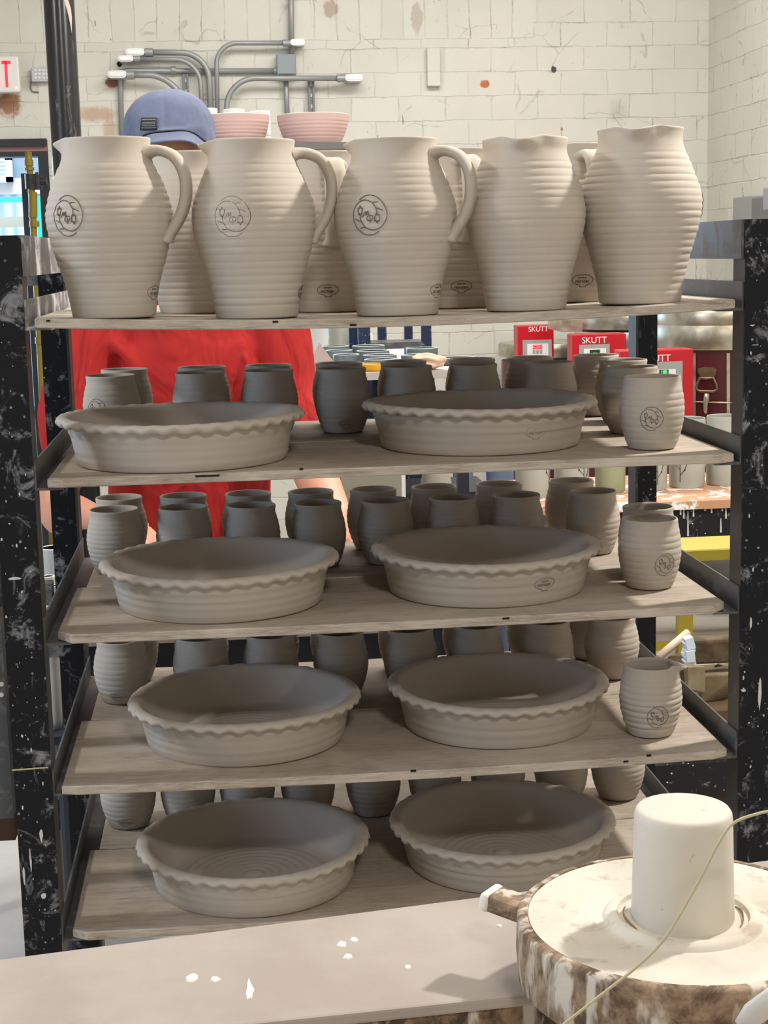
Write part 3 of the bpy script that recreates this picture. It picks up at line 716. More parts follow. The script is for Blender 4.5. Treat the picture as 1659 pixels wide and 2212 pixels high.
# wire in front
wy = [(1740, 1752, -.80), (1690, 1747, -.85), (1640, 1755, -.88), (1580, 1780, -.90), (1545, 1830, -.915), (1500, 1925, -.93), (1440, 2030, -.95), (1350, 2095, -.97), (1290, 2150, -.985), (1200, 2222, -1.0), (1120, 2290, -1.02)]
wy = [(1740, 1752), (1690, 1749), (1640, 1757), (1585, 1778), (1552, 1822), (1515, 1893), (1472, 1970), (1428, 2037), (1370, 2093), (1300, 2148), (1215, 2215), (1120, 2290)]
pts = [PY(x, y, -.90) for x, y in wy]
wire = MB().tube(spl([tuple(p) for p in pts], 70), .0013, 8)
CORD = mat('olive_cord', (.52, .46, .30), .6)
tag(wire.build('cord', CORD, loc=pts[5], smooth=True), 'thin stiff olive cord arching over the wheel and mould', 'cord')
# pale tool in the corner
p = PY(1650, 2190, -1.0); q = PY(1600, 2212, -1.0); e = PY(1740, 2120, -1.0)
tool = MB().tube([PY(1596, 2216, -1.0), PY(1625, 2192, -1.0), PY(1760, 2095, -1.0)], [.005, .010, .011], 12, r2=[.003, .006, .006])
tag(tool.build('scraper', mat('pale_plastic', (.6, .58, .55), .4), loc=p, smooth=True), 'pale scraper entering at the bottom right corner', 'tool')

# ================================================================ BACK WALL FITTINGS
def yb(px, py, y=YW-.05): return PY(px, py, y)
CON = mat('galvanised_conduit', (.30, .31, .31), .45, .3); FIT = mat('cast_aluminium_fitting', (.62, .62, .61), .35, .4); BOXG = mat('grey_junction_box', (.22, .26, .28), .5)
def bend(pts, rr_=None):
    # px path with rounded corners: list of (px,py) ; corners rounded by quadratic arcs
    P = [Vector((x, y, 0)) for x, y in pts]; out = [P[0]]
    for i in range(1, len(P)-1):
        a, b, c = P[i-1], P[i], P[i+1]; r = min(rr_ or 45, (b-a).length*.95, (c-b).length*.95)
        s_, e = b+(a-b).normalized()*r, b+(c-b).normalized()*r
        for k in range(13):
            u = k/12; w_ = .7071; den = (1-u)**2+2*u*(1-u)*w_+u*u
            out.append((s_*(1-u)**2+b*2*u*(1-u)*w_+e*u*u)/den)
    out.append(P[-1]); return [(p.x, p.y) for p in out]
def conduit(pts, r, label, yy=YW-.05, rr_=None, fit=None, coup=None, extra=None):
    w3 = [PY(x, y, yy) for x, y in bend(pts, rr_)]
    t = empty('conduit', w3[0], label, 'conduit', 'grey conduits on the back wall')
    part('pipe', MB().tube(w3, r, 10), CON, t, True)
    if fit:
        (x0, y0, x1, y1) = fit; a, b = PY(x0, y0, yy), PY(x1, y1, yy)
        z0, z1 = b.z, a.z; m = MB(); hx = (b.x-a.x)/2; hz = (z1-z0)/2; cx, cz = (a.x+b.x)/2, (z0+z1)/2
        def ov(sx, sz, ya, yb2):
            n = 24; pl = []
            for i in range(n):
                an = 2*PI*i/n; ex = abs(math.cos(an))**.45*(1 if math.cos(an) > 0 else -1); ez = abs(math.sin(an))**.7*(1 if math.sin(an) > 0 else -1)
                pl.append((cx+ex*hx*sx, cz+ez*hz*sz))
            return [(x, ya, z) for x, z in pl]+[(x, yb2, z) for x, z in pl], [tuple(range(n)), tuple(range(2*n-1, n-1, -1))]+[(i, n+i, n+(i+1) % n, (i+1) % n) for i in range(n)]
        m.add(*ov(1, 1, yy-.018, YW-.002)); f = part('fitting', m, FIT, t, True, auto=R(40))
        m = MB(); m.add(*ov(.82, .62, yy-.022, yy-.0185)); lid = part('cover', m, mat('fitting_cover', (.75, .75, .74), .3, .3), f)
    if coup:
        m = MB()
        for (x0, y0, x1, y1) in coup: m.tube([PY(x0, y0, yy), PY(x1, y1, yy)], r*1.45, 12)
        part('coupling', m, CON, t, True, auto=R(40))
    return t
conduit([(312, 113), (450, 114), (456, 260)], .0140, 'thick grey conduit with cast fitting, topmost of the three bending down above the cap', yy=YW-.056, fit=(271, 105, 313, 121), coup=[(313, 113, 330, 113)], rr_=58)
conduit([(288, 127), (431, 129), (437, 260)], .0105, 'thinner grey conduit just under the topmost one, ending at a black hole in the wall', fit=(255, 120, 289, 134), coup=[(289, 127, 303, 127)], rr_=52, yy=YW-.065)
conduit([(263, 300), (260, 153), (600, 153)], .0125, 'long horizontal grey conduit running to the junction box and turning down at its left end', yy=YW-.019, rr_=16, coup=[(370, 152, 380, 152), (592, 153, 601, 153)])
conduit([(273, 162), (370, 162), (400, 230)], .0140, 'grey conduit with its fitting over the brown broken patch, curving down behind the cap', yy=YW-.075, fit=(232, 153, 274, 169), coup=[(274, 162, 290, 162)], rr_=50)
conduit([(628, 93), (467, 93), (470, 250)], .0110, 'grey conduit arching left from the highest fitting near the ceiling pipe', fit=(627, 85, 658, 99), coup=[(611, 93, 628, 93)], rr_=45, yy=YW-.062)
conduit([(746, 169), (490, 169), (490, 250)], .0130, 'grey conduit ending in a fitting at far right above the pink bowls', fit=(745, 161, 783, 176), coup=[(728, 169, 746, 169)], rr_=62, yy=YW-.075)
conduit([(628, -60), (630, 120)], .0130, 'vertical grey conduit dropping from above into the junction box', yy=YW-.03)
conduit([(617, 158), (621, 262)], .0120, 'short vertical conduit leaving the bottom of the junction box', yy=YW-.03)
a, b = PY(597, 117, YW-.06), PY(640, 161, YW-.06); jb = empty('junction_box', a, 'square grey junction box on the back wall', 'junction box')
m = MB().box((a.x, YW-.06, b.z), (b.x, YW-.002, a.z)); bevel(part('box', m, BOXG, jb), .003); m = MB().box((a.x+.004, YW-.063, b.z+.004), (b.x-.004, YW-.0602, a.z-.004)); bevel(part('cover', m, BOXG, jb), .002)
STRUT = mat('strut_channel_steel', (.16, .17, .17), .5, .5)
for x0, x1, y0, y1, lab in ((665, 681, 168, 262, 'perforated steel strut channel on the wall above the right pink bowl'), (395, 410, 160, 250, 'dark strut channel on the wall just right of the cap')):
    a, b = PY(x0, y0, YW-.03), PY(x1, y1, YW-.03); st = empty('strut_channel', a, lab, 'strut')
    m = MB(); wd = b.x-a.x; m.box((a.x, YW-.025, b.z), (b.x, YW-.001, a.z)); m.box((a.x, YW-.035, b.z), (a.x+wd*.3, YW-.025, a.z)); m.box((b.x-wd*.3, YW-.035, b.z), (b.x, YW-.025, a.z)); part('channel', m, STRUT, st)
    m = MB()
    for i in range(4): z = a.z-(a.z-b.z)*(i+.6)/4; m.box((a.x+wd*.36, YW-.0262, z-.008), (a.x+wd*.64, YW-.0251, z+.008))
    part('slots', m, mat('pale_slot', (.6, .6, .58), .6), st)
# wooden block / raceway piece on the wall, small bits
a, b = PY(922, 103, YW-.03), PY(952, 186, YW-.03); tag(bevel(MB().box((a.x, YW-.035, b.z), (b.x, YW-.001, a.z)).build('wall_cover', WALLB, loc=a), .004), 'painted vertical cover strip on the back wall, right of centre', 'cover plate')
# exit sign
SIGN = mat('sign_housing', (.72, .70, .66), .4); RED = mat('red_lit_letter', (.8, .02, .03), .4, emis=(1, .01, .03), es=2.2)
a, b = PY(39, 121, YW-.12), PY(-95, 201, YW-.12); ex = empty('exit_sign', (a.x, YW-.1, a.z), 'lit red exit sign at the left edge, its last letters in view', 'exit sign')
bevel(part('housing', MB().box((b.x, YW-.12, b.z), (a.x, YW-.06, a.z)), SIGN, ex), .008)
part('bracket', MB().box(((a.x+b.x)/2-.03, YW-.06, (a.z+b.z)/2-.03), ((a.x+b.x)/2+.03, YW-.0005, (a.z+b.z)/2+.03)), SIGN, ex)
def letter(name, boxes):
    m = MB()
    for (x0, y0, x1, y1) in boxes:
        p, q = PY(x0, y0, YW-.123), PY(x1, y1, YW-.123); m.box((p.x, YW-.1225, q.z), (q.x, YW-.1195, p.z))
    part(name, m, RED, ex)
letter('letter_t', [(3, 131, 23, 138), (9, 131, 18, 188)]); letter('letter_i', [(-9, 131, 0, 188)])
letter('letter_e', [(-72, 131, -63, 188), (-72, 131, -50, 138), (-72, 156, -52, 163), (-72, 181, -50, 188)])
m = MB()
for s_ in (1, -1):
    p = [PY(x, y, YW-.121) for x, y in (((-44, 131), (-36, 131), (-15, 188), (-23, 188)) if s_ > 0 else ((-23, 131), (-15, 131), (-36, 188), (-44, 188)))]
    m.add([tuple(q) for q in p]+[(q.x, q.y-.002, q.z) for q in p], [(0, 1, 2, 3), (7, 6, 5, 4), (0, 4, 5, 1), (1, 5, 6, 2), (2, 6, 7, 3), (3, 7, 4, 0)])
part('letter_x', m, RED, ex)
part('indicator_lamp', MB().box(PY(33, 187, YW-.122), PY(37, 191, YW-.119)), mat('indicator', (.8, .3, .2), .4, emis=(1, .5, .3), es=2), ex)
# keypad
a, b = PY(67, 146, YW-.03), PY(112, 176, YW-.03); kp = empty('keypad', a, 'small grey keypad on the wall beside the black pipe column', 'keypad')
bevel(part('housing', MB().box((a.x, YW-.035, b.z), (b.x, YW-.001, a.z)), mat('keypad_grey', (.48, .48, .50), .5), kp), .004)
for i in range(4):
    for j in range(3):
        p = PY(77+i*8.5, 152+j*8, YW-.036); part('button', MB().box((p.x-.0055, YW-.038, p.z-.005), (p.x+.0055, YW-.0352, p.z+.005)), mat('keypad_button', (.7, .7, .72), .4) if i+j == 0 else bpy.data.materials['keypad_button'], kp)
part('cable', MB().tube([PY(x, y, YW-.006) for x, y in ((66, 176), (66, 190), (70, 198), (84, 199))], .003, 6), STRUT, kp)

# black round column
CY = 3.0; c0 = PY(130, 0, CY); c1 = PY(141, 300, CY); kx = depth(c0)/F
COLM = mat('scuffed_black_paint', (.02, .02, .022), .24); t = NT(COLM); v = t.coord('World', (1, 1, .3))
f = t.ramp(t.noise(v, 25, 5, .7, .6), .60, .68, 0, .8); cc = t.mix(f, (.016, .016, .018), (.17, .14, .13)); t.col(cc); t.bump(t.noise(v, 20, 4), .2, .002)
cx = PY(138, 200, CY).x
co = empty('pipe_column', (cx, CY, 0), 'thick black scuffed round steel column at upper left', 'column')
part('shaft', MB().lathe([(.032*kx*1000/1000*F/F*1+0, 0)] if False else [(.0001, .0), (33.*kx, .0), (33.*kx, HC-.001), (.0001, HC-.001)], 40, (cx, CY, 0)), COLM, co, True, auto=R(50))
part('base_plate', MB().box((cx-.1, CY-.1, 0), (cx+.1, CY+.1, .012)), COLM, co)
m = MB(); q = [PY(x, y, CY-33*kx) for x, y in ((138, -30), (148, 0), (156, 25), (157, 45), (158, 85), (154, 55), (148, 25), (140, 5))]
m.add([tuple(p) for p in q]+[(p.x, p.y-.0015, p.z) for p in q], [tuple(range(8)), tuple(range(15, 7, -1))]+[(i, 8+i, 8+(i+1) % 8, (i+1) % 8) for i in range(8)])
# pale flaked paint on the column, wrapped to its surface
def wrap(mb, pts_px, col_):
    vs = []
    for (x, y) in pts_px:
        p = PY(x, y, CY); dx = max(-31*kx, min(31*kx, p.x-cx)); yy = CY-math.sqrt((33*kx)**2-dx*dx)-.0012; vs.append((cx+dx, yy, p.z))
    n = len(vs); mb.add(vs+[(a_, b_+.002, c_) for a_, b_, c_ in vs], [tuple(range(n)), tuple(range(2*n-1, n-1, -1))]+[(i, n+i, n+(i+1) % n, (i+1) % n) for i in range(n)])
m = MB(); wrap(m, [(138, -30), (141, 5), (148, 28), (154, 55), (157, 75), (157, 40), (155, 22), (150, 5), (147, -30)], 0); part('bare_streak', m, mat('pinkish_primer', (.50, .40, .36), .6), co)

# window opening, frame, and outside
FR = mat('dark_window_frame', (.015, .016, .02), .5); BRK = mat('reddish_brick_band', (.30, .17, .16), .8)
z1 = PY(50, 301, YW-.02).z; z2 = PY(50, 316, YW-.02).z; z3 = PY(50, 327, YW-.02).z; z4 = PY(50, 338, YW-.02).z
win = empty('window_1', ((oxl+oxr)/2, YW, ozb)); tag(win, 'dark-framed window opening at far left', kind='structure')
part('lintel', MB().box((oxl-.1, YW-.03, z2), (oxr-.002, YW+.1, z1+.002)), FR, win); part('brick_band', MB().box((oxl, YW-.01, z3), (oxr-.002, YW+.1, z2)), BRK, win)
part('head_frame', MB().box((oxl, YW-.02, z4), (oxr-.002, YW+.1, z3)), FR, win); part('jamb', MB().box((oxr-.045, YW-.02, ozb), (oxr-.003, YW+.12, z4)), FR, win)
part('mullion', MB().box((oxl+.3, YW+.03, ozb), (oxl+.34, YW+.08, z4)), FR, win); part('sill', MB().box((oxl, YW-.04, ozb), (oxr-.003, YW+.2, ozb+.03)), FR, win)
GL = mat('window_glass', (.9, .95, 1), .02); gb = GL.node_tree.nodes['Principled BSDF']; gb.inputs['Transmission Weight'].default_value = 1; gb.inputs['IOR'].default_value = 1.01
part('pane', MB().box((oxl+.001, YW+.05, ozb+.03), (oxr-.046, YW+.053, z4)), GL, win)
# outside
OY = 8.2
SID = mat('corrugated_blue_grey_siding', (.45, .55, .68), .4); t = NT(SID); geo = t.coord('World', (1, 1, 1)); wv = t.n('ShaderNodeTexWave'); wv.inputs['Scale'].default_value = 4.; wv.inputs['Distortion'].default_value = 0; t.l(geo, wv.inputs['Vector']); t.col(t.mix(wv.outputs[1], (.36, .45, .58), (.68, .77, .88)))
bo = empty('outside_building', (-2, OY, 0), 'neighbouring building seen through the window, grey above and corrugated pale blue below', 'building')
zs = PY(30, 420, OY).z; z38 = PY(30, 385, OY).z
part('siding', MB().box((-6, OY, 0), (2.0, OY+.2, zs)), SID, bo); part('brick_band', MB().box((-6, OY-.01, zs), (2, OY+.2, z38)), mat('pale_pink_brick', (.72, .60, .58), .8), bo)
part('upper_wall', MB().box((-6, OY, z38), (2, OY+.2, 5)), mat('grey_render', (.24, .28, .32), .8), bo)
a, b = PY(-60, 336, OY-.08), PY(26, 392, OY-.08); lv = empty('louvre_vent', a, 'white louvred vent on the building outside the window', 'vent')
WHT = mat('white_painted_louvre', (.85, .88, .9), .5)
m = MB(); wz = a.z-b.z
m.box((a.x, OY-.06, b.z), (a.x+.04, OY-.005, a.z)); m.box((b.x-.04, OY-.06, b.z), (b.x, OY-.005, a.z)); m.box((a.x, OY-.06, b.z), (b.x, OY-.005, b.z+.03)); m.box((a.x, OY-.06, a.z-.03), (b.x, OY-.005, a.z)); part('frame', m, WHT, lv)
for i in range(6):
    z = b.z+wz*(i+.7)/6.6; part('slat', MB().obox(((a.x+b.x)/2, OY-.035, z), ((b.x-a.x)/2-.04, .03, .004), Matrix.Rotation(-.7, 3, 'X')), WHT, lv)
TEAL = mat('teal_paint', (.04, .50, .38), .5)
p = PY(0, 432, OY-.3); tr = empty('teal_rail', (p.x, OY-.3, 0), 'teal painted rail and post outside the window', 'railing')
part('rail', MB().box((-5, OY-.33, PY(20, 437, OY-.3).z), (PY(98, 430, OY-.3).x, OY-.28, PY(20, 426, OY-.3).z)), TEAL, tr); p0 = PY(92, 470, OY-.3)
part('post', MB().box((p0.x-.03, OY-.345, .0), (p0.x+.03, OY-.26, PY(92, 425, OY-.3).z)), TEAL, tr)
tag(MB().box((-5, OY-.22, PY(20, 491, OY-.2).z), (PY(100, 470, OY-.2).x, OY-.18, PY(20, 468, OY-.2).z)).build('timber_plank', mat('tan_timber', (.66, .55, .42), .7), loc=(-2, OY-.2, 1)), 'tan timber plank fixed across the blue siding outside', 'plank')
tag(MB().box((-6, YW+.25, -.12), (4, OY, -.01)).build('outside_ground', mat('outdoor_concrete', (.5, .5, .5), .9), loc=(0, 7, 0)), 'pale ground outside', kind='structure')
# gas pipe in front of the window
YEL = mat('mustard_paint', (.20, .135, .005), .5); YG = YW-.35
gp = empty('gas_pipe', PY(65, 340, YG), 'mustard-yellow gas pipe with a black valve in front of the window', 'pipe')
pts = [(61, 328), (62, 352), (64, 372), (67, 400), (70, 440), (73, 505), (84, 700), (92, 870), (110, 1100)]
w3 = [PY(x, y, YG) for x, y in pts]; w3.append(V_(w3[-1].x, YG, 0)); part('pipe', MB().tube(w3, .0155, 14), YEL, gp, True)
for x, y0, y1, r_ in ((62, 345, 358, .020), (63, 362, 368, .022), (71, 415, 470, .0195), (74, 478, 490, .0225), (86, 728, 742, .022)): part('coupling', MB().tube([PY(x, y0, YG), PY(x+.5, y1, YG)], r_, 14), YEL, gp, True, auto=R(40))
BLK = mat('black_iron', (.012, .012, .013), .45)
m = MB(); m.tube([PY(66, 376, YG), PY(68, 408, YG)], .027, 14); m.tube([PY(60, 393, YG), PY(101, 392, YG)], .017, 14); m.tube([PY(80, 378, YG), PY(81, 410, YG)], .020, 14); vv = part('valve', m, BLK, gp, True, auto=R(40))
part('valve_handle', MB().tube([PY(78, 393, YG-.05), PY(80, 372, YG-.05)], .007, 8), BLK, vv)
a = PY(46, 375, YG+.1); b = PY(60, 375, YG+.1); tag(MB().box((a.x, YG+.08, 0), (b.x, YG+.12, a.z)).build('steel_upright', mat('blue_black_steel', (.01, .018, .03), .5), loc=(a.x, YG+.1, 0)), 'dark blue-black steel upright beside the yellow gas pipe', 'upright')

# electrical boxes on right wall
GB = mat('grey_enamel_box', (.26, .26, .27), .45); GB2 = mat('mid_grey_enamel', (.13, .13, .135), .45)
def wbox(name, x0, y0, x1, y1, d, m, label, yy=None):
    # box fixed to the right wall; px corners measured on plane x = XR - d
    def PX(px, py, X):
        dd = ray(px, py); return CAM+dd*((X-CAM.x)/dd.x)
    a, b = PX(x0, y0, XR-d), PX(x1, y1, XR-d)
    o = MB().box((XR-d, min(a.y, b.y), b.z), (XR-.001, max(a.y, b.y), a.z)).build(name, m, loc=(XR-d, (a.y+b.y)/2, b.z)); bevel(o, .005); tag(o, label, 'electrical box'); return o
wbox('electrical_box', 1583, 427, 1622, 480, .10, GB, 'light grey electrical box on the side wall, leftmost, above the rack rail')
o = wbox('electrical_box', 1623, 428, 1672, 480, .12, GB2, 'darker grey electrical box on the side wall beside the light one')
wbox('electrical_box', 1648, 405, 1710, 450, .20, GB, 'grey electrical box at the right edge, standing proud of the others')
p = PY(1604, 447, 4.9); kn = MB().obox(p, (.016, .01, .016), Matrix.Rotation(R(38), 3, 'Y')); tag(kn.build('switch_knob', mat('black_knob', (.02, .022, .022), .5), loc=p), 'black diamond-turned switch knob in front of the grey boxes', 'knob')

# ================================================================ KILNS
KRED = mat('red_enamel', (.50, .004, .015), .35); STEEL = mat('stainless_band', (.50, .47, .40), .32, .75); t = NT(STEEL); v = t.coord('World'); t.col(t.mix(t.ramp(t.noise(v, 9, 4, .6, .5), .35, .7), (.30, .27, .20), (.66, .62, .54)))
MAR = mat('maroon_kiln_jacket', (.075, .006, .012), .35); GRY = mat('grey_control_plate', (.33, .33, .32), .5); WHP = mat('white_keypad', (.75, .75, .72), .5); WTX = mat('white_print', (.8, .78, .75), .5)
BRZ = mat('bronze_hardware', (.20, .14, .08), .35, .7)
def kiln(cx, cy, r, z0, zt_, label, bands):
    t = empty('kiln', (cx, cy, 0), label, 'kiln', 'round electric kilns by the back wall')
    part('jacket', MB().lathe([(.0001, z0), (r, z0), (r, zt_-.02), (.0001, zt_-.02)], 10 if False else 40, (cx, cy, 0)), MAR, t, True, auto=R(40))
    for (a, b, e) in bands: part('steel_band', MB().lathe([(r*.9, a), (r+e, a), (r+e+.002, a+.003), (r+e+.002, b-.003), (r+e, b), (r*.9, b)], 48, (cx, cy, 0)), STEEL, t, True, auto=R(35))
    part('lid', MB().lathe([(.0001, zt_), (r+.012, zt_), (r+.014, zt_+.004), (r+.014, zt_+.055), (r+.01, zt_+.062), (.0001, zt_+.062)], 48, (cx, cy, 0)), STEEL, t, True, auto=R(35))
    m = MB()
    for k in range(4): an = PI/4+k*PI/2; m.box((cx+r*.75*math.cos(an)-.02, cy+r*.75*math.sin(an)-.02, 0), (cx+r*.75*math.cos(an)+.02, cy+r*.75*math.sin(an)+.02, z0))
    part('stand', m, FR, t); return t
def text(body, size, loc, m, parent, ext=.0006, align='CENTER'):
    c = bpy.data.curves.new('lettering', 'FONT'); c.body = body; c.size = size; c.extrude = ext; c.align_x = align; c.space_character = .95
    tmp = bpy.data.objects.new('tmp', c); COL.objects.link(tmp); bpy.context.view_layer.update()
    me = bpy.data.meshes.new_from_object(tmp.evaluated_get(bpy.context.evaluated_depsgraph_get())); bpy.data.objects.remove(tmp); me.materials.clear(); me.materials.append(m)
    o = bpy.data.objects.new('lettering', me); COL.objects.link(o); o.parent = parent; o.location = Vector(loc)-parent_world(parent); o.rotation_euler = (PI/2, 0, 0); return o
def controller(kn, x0, y0, x1, y1, Y, dp, nm, plate, disp, dcol, tx, tpx):
    a, b = PY(x0, y0, Y), PY(x1, y1, Y)
    hs = bevel(part('control_box', MB().box((a.x, Y, b.z), (b.x, Y+.10, a.z)), KRED, kn, label='red control box with lit digits'), .004)
    part('mounting_arm', MB().box((b.x-.05, Y+.1002, a.z-.12), (b.x-.02, Y+dp, a.z-.05)), GRY, kn)
    p, q = PY(*plate[:2], Y-.003), PY(*plate[2:], Y-.003); part('plate', MB().box((p.x, Y-.0035, q.z), (q.x, Y-.0005, p.z)), GRY, hs)
    w_ = q.x-p.x; part('keypad', MB().box((p.x+w_*.15, Y-.0055, q.z), (q.x-w_*.12, Y-.0036, p.z-w_*.13)), WHP, hs)
    da, db = PY(*disp[:2], Y-.0065), PY(*disp[2:], Y-.0065)
    part('display', MB().box((da.x, Y-.0075, db.z), (db.x, Y-.0056, da.z)), mat('display_'+nm, (.02, .02, .02), .3, emis=((1, .01, .03) if dcol[0] > .5 else (.0, .03, .01)), es=1), hs)
    text(tx, (da.z-db.z)*1.05, ((da.x+db.x)/2, Y-.0085, db.z+(da.z-db.z)*.14), mat('digit_'+nm, dcol, .4, emis=dcol if dcol[1] > .4 else (1, .5, .5), es=1.2), hs)
    for i in range(3): part('key', MB().box((p.x+w_*(.34+.12*i), Y-.0065, db.z-.022), (p.x+w_*(.43+.12*i), Y-.0055, db.z-.006)), GRY, hs)
    p = PY(*tpx, Y-.002); text('SKUTT', .036 if x1-x0 > 90 else .031, (p.x, Y-.001, p.z), WTX, hs)
    return hs
k3y = 3.9; r3 = .30
zz = lambda px, py, Y: PY(px, py, Y).z
kx3 = PY(1442, 760, k3y).x+r3+.012; ky3 = k3y+.02+r3
K3 = kiln(kx3, ky3, r3, .35, zz(1520, 672, k3y+.02)-.062, 'large round kiln at right, steel lid bands, maroon jacket and control box reading 188', [(zz(1540, 758, k3y), zz(1540, 703, k3y), .012), (.62, .66, .004)])
def PL(x, y, e=0):
    # point on the kiln cylinder surface
    d = ray(x, y); ox, oy = CAM.x-kx3, CAM.y-ky3; A_ = d.x**2+d.y**2; B_ = 2*(ox*d.x+oy*d.y); C_ = ox*ox+oy*oy-(r3+.006+e)**2
    s_ = (-B_-math.sqrt(max(B_*B_-4*A_*C_, 0)))/(2*A_); return CAM+d*s_
pl = [PL(x, y, .004) for x, y in ((1508, 806), (1508, 797), (1522, 793), (1540, 794), (1548, 798), (1546, 810), (1540, 815), (1514, 814))]
m = MB(); m.add([tuple(p) for p in pl]+[(p.x+.0, p.y+.012, p.z) for p in pl], [tuple(range(8)), tuple(range(15, 7, -1))]+[(i, 8+i, 8+(i+1) % 8, (i+1) % 8) for i in range(8)]); hm_ = part('handle_mount', m, BRZ, K3, label='bronze folding handle mount')
part('handle_ring', MB().tube([PL(x, y, .014) for x, y in ((1512, 816), (1505, 832), (1504, 840), (1511, 845), (1540, 846), (1549, 841), (1548, 832), (1541, 816), (1526, 818))], .0055, 8, closed=True), BRZ, hm_, True)
part('toggle_latch', MB().tube([PL(x, y, .012) for x, y in ((1527, 850), (1526, 862), (1524, 875), (1524, 888), (1525, 894))], [.011, .012, .009, .008, .005], 8), mat('steel_toggle', (.42, .36, .28), .35, .7), K3, True)
for (xa, xb) in ((1497, 1503), (1570, 1577)):
    m = MB(); c = [PL(xa, 763, .003), PL(xb, 763, .003), PL(xb, 912, .003), PL(xa, 912, .003)]; m.add([tuple(p) for p in c]+[(p.x, p.y+.008, p.z) for p in c], [(3, 2, 1, 0), (4, 5, 6, 7), (0, 1, 5, 4), (1, 2, 6, 5), (2, 3, 7, 6), (3, 0, 4, 7)]); part('jacket_strip', m, STEEL, K3)
part('jacket_seam', MB().tube([PL(x, 868+(x-1503)*.03, .002) for x in range(1500, 1585, 8)], .003, 6), STEEL, K3, True)
controller(K3, 1340, 758, 1497, 908, 3.62, .36, 'right', (1350, 784, 1474, 850), (1424, 799, 1444, 808), (.15, .9, .2), '188', (1419, 781))
K2 = kiln(PY(1382, 700, 4.85).x, 4.88, .27, .3, zz(1300, 718, 4.5), 'round kiln with a steel lid behind the dark rear post, its control box dark', [(zz(1300, 760, 4.5), zz(1300, 724, 4.5), .01)])
controller(K2, 1236, 723, 1352, 850, 4.3, .40, 'middle', (1251, 745, 1317, 800), (1274, 756, 1296, 766), (.1, .45, .12), '---', (1284, 741))
a, b = PY(1215, 692, 4.45), PY(1258, 716, 4.45); part('hinge_plate', MB().box((a.x, 4.45, b.z), (b.x, 4.75, a.z)), STEEL, K2)
K1 = kiln(PY(1185, 760, 5.3).x, 5.32, .22, .3, zz(1165, 745, 5.1)-.062, 'farthest kiln, at left of the three, its control box display lit red', [(.7, .74, .004)])
controller(K1, 1118, 704, 1197, 850, 4.9, .26, 'left', (1129, 735, 1192, 800), (1151, 745, 1171, 753), (1, .1, .12), 'C231', (1163, 716))
# ================================================================ PINK BOWLS ON THE SHELF BEHIND
YS = 2.95
zs_ = zz(690, 313, YS)
PINK = mat('pale_pink_bisque', (.64, .44, .40), .7); WHC = mat('white_bisque', (.72, .71, .68), .7)
ws = empty('shelf_unit', (PY(640, 320, YS).x, YS+.1, 0), 'blue-grey steel shelf unit behind the rack carrying the pink bowls', 'shelf unit')
sx0, sx1 = PY(440, 320, YS).x, PY(778, 320, YS).x
NAVY = speckled_metal('navy_post_with_splatter', (.02, .03, .07), (.45, .46, .48), .58)
part('top_shelf', MB().box((sx0, YS-.11, zs_-.02), (sx1, YS+.28, zs_)), mat('dark_shelf_edge', (.16, .15, .14), .6), ws)
for x in (sx0, sx1-.03):
    for y in (YS-.11, YS+.25): part('post', MB().box((x, y, 0), (x+.03, y+.03, zs_-.02)), NAVY, ws)
def bowl(px, pw, ytop, lab, seed):
    c = PY(px, 312, YS); kx_ = depth(c)/F; r = pw*kx_/2; h = zz(px, ytop, YS)-zs_
    tab = [(r*.72, 0), (r*.78, h*.12), (r*.90, h*.45), (r*.97, h*.75), (r, h)]; Rf = ridged(tab, h*.1, h*.85, .011, .0010, seed)
    o = pot_mesh(Rf, h, .005, nz=60, seg=64, lip=.005).build('bowl', PINK, smooth=True); o.location = (c.x, YS, zs_+.0005); tag(o, lab, 'bowl', 'pink bowls on the shelf behind')
    return h
h1 = bowl(678, 157, 249, 'right pale pink bowl on the shelf behind the pitchers, standing clear', 31); h2 = bowl(510, 150, 250, 'left pale pink bowl behind the blue cap, with white jars showing above its rim', 32)
for i, (px, pw, y1, lab) in enumerate(((449, 44, 235, 'small white jar just touching the right side of the blue cap'), (506, 46, 237, 'small white jar in the middle of three above the left pink bowl'), (562, 45, 241, 'small white jar above the right end of the left pink bowl'))):
    yy = YS+.19; c = PY(px, 260, yy); kx_ = depth(c)/F; r = pw*kx_/2; z1_ = zz(px, y1, yy); h = z1_-zs_
    Rf = ridged([(r*.94, 0), (r, .01), (r, h)], .01, h-.004, .010, .0008, i); o = pot_mesh(Rf, h, .005, nz=50, seg=40).build('jar', WHC, smooth=True); o.location = (c.x, yy, zs_+.0005); tag(o, lab, 'jar', 'white jars behind the pink bowls')

# ================================================================ WORK TABLE, CART AND THINGS BEHIND THE RACK
TZ = .80
TBL = mat('clay_dusted_table_top', (.32, .29, .26), .7); NVY = mat('dark_navy_table_frame', (.012, .016, .028), .5)
tb_ = empty('work_table', (.05, 1.1, 0), 'dark framed work table behind the rack where the potter stands', 'table')
part('table_top', MB().box((-.62, .84, TZ-.03), (.62, 1.42, TZ)), TBL, tb_)
part('apron', MB().box((-.60, .86, TZ-.13), (.60, .89, TZ-.0305)), NVY, tb_)
for x in (-.60, .56):
    for y in (.86, 1.36): part('leg', MB().box((x, y, 0), (x+.04, y+.04, TZ-.0305)), NVY, tb_)
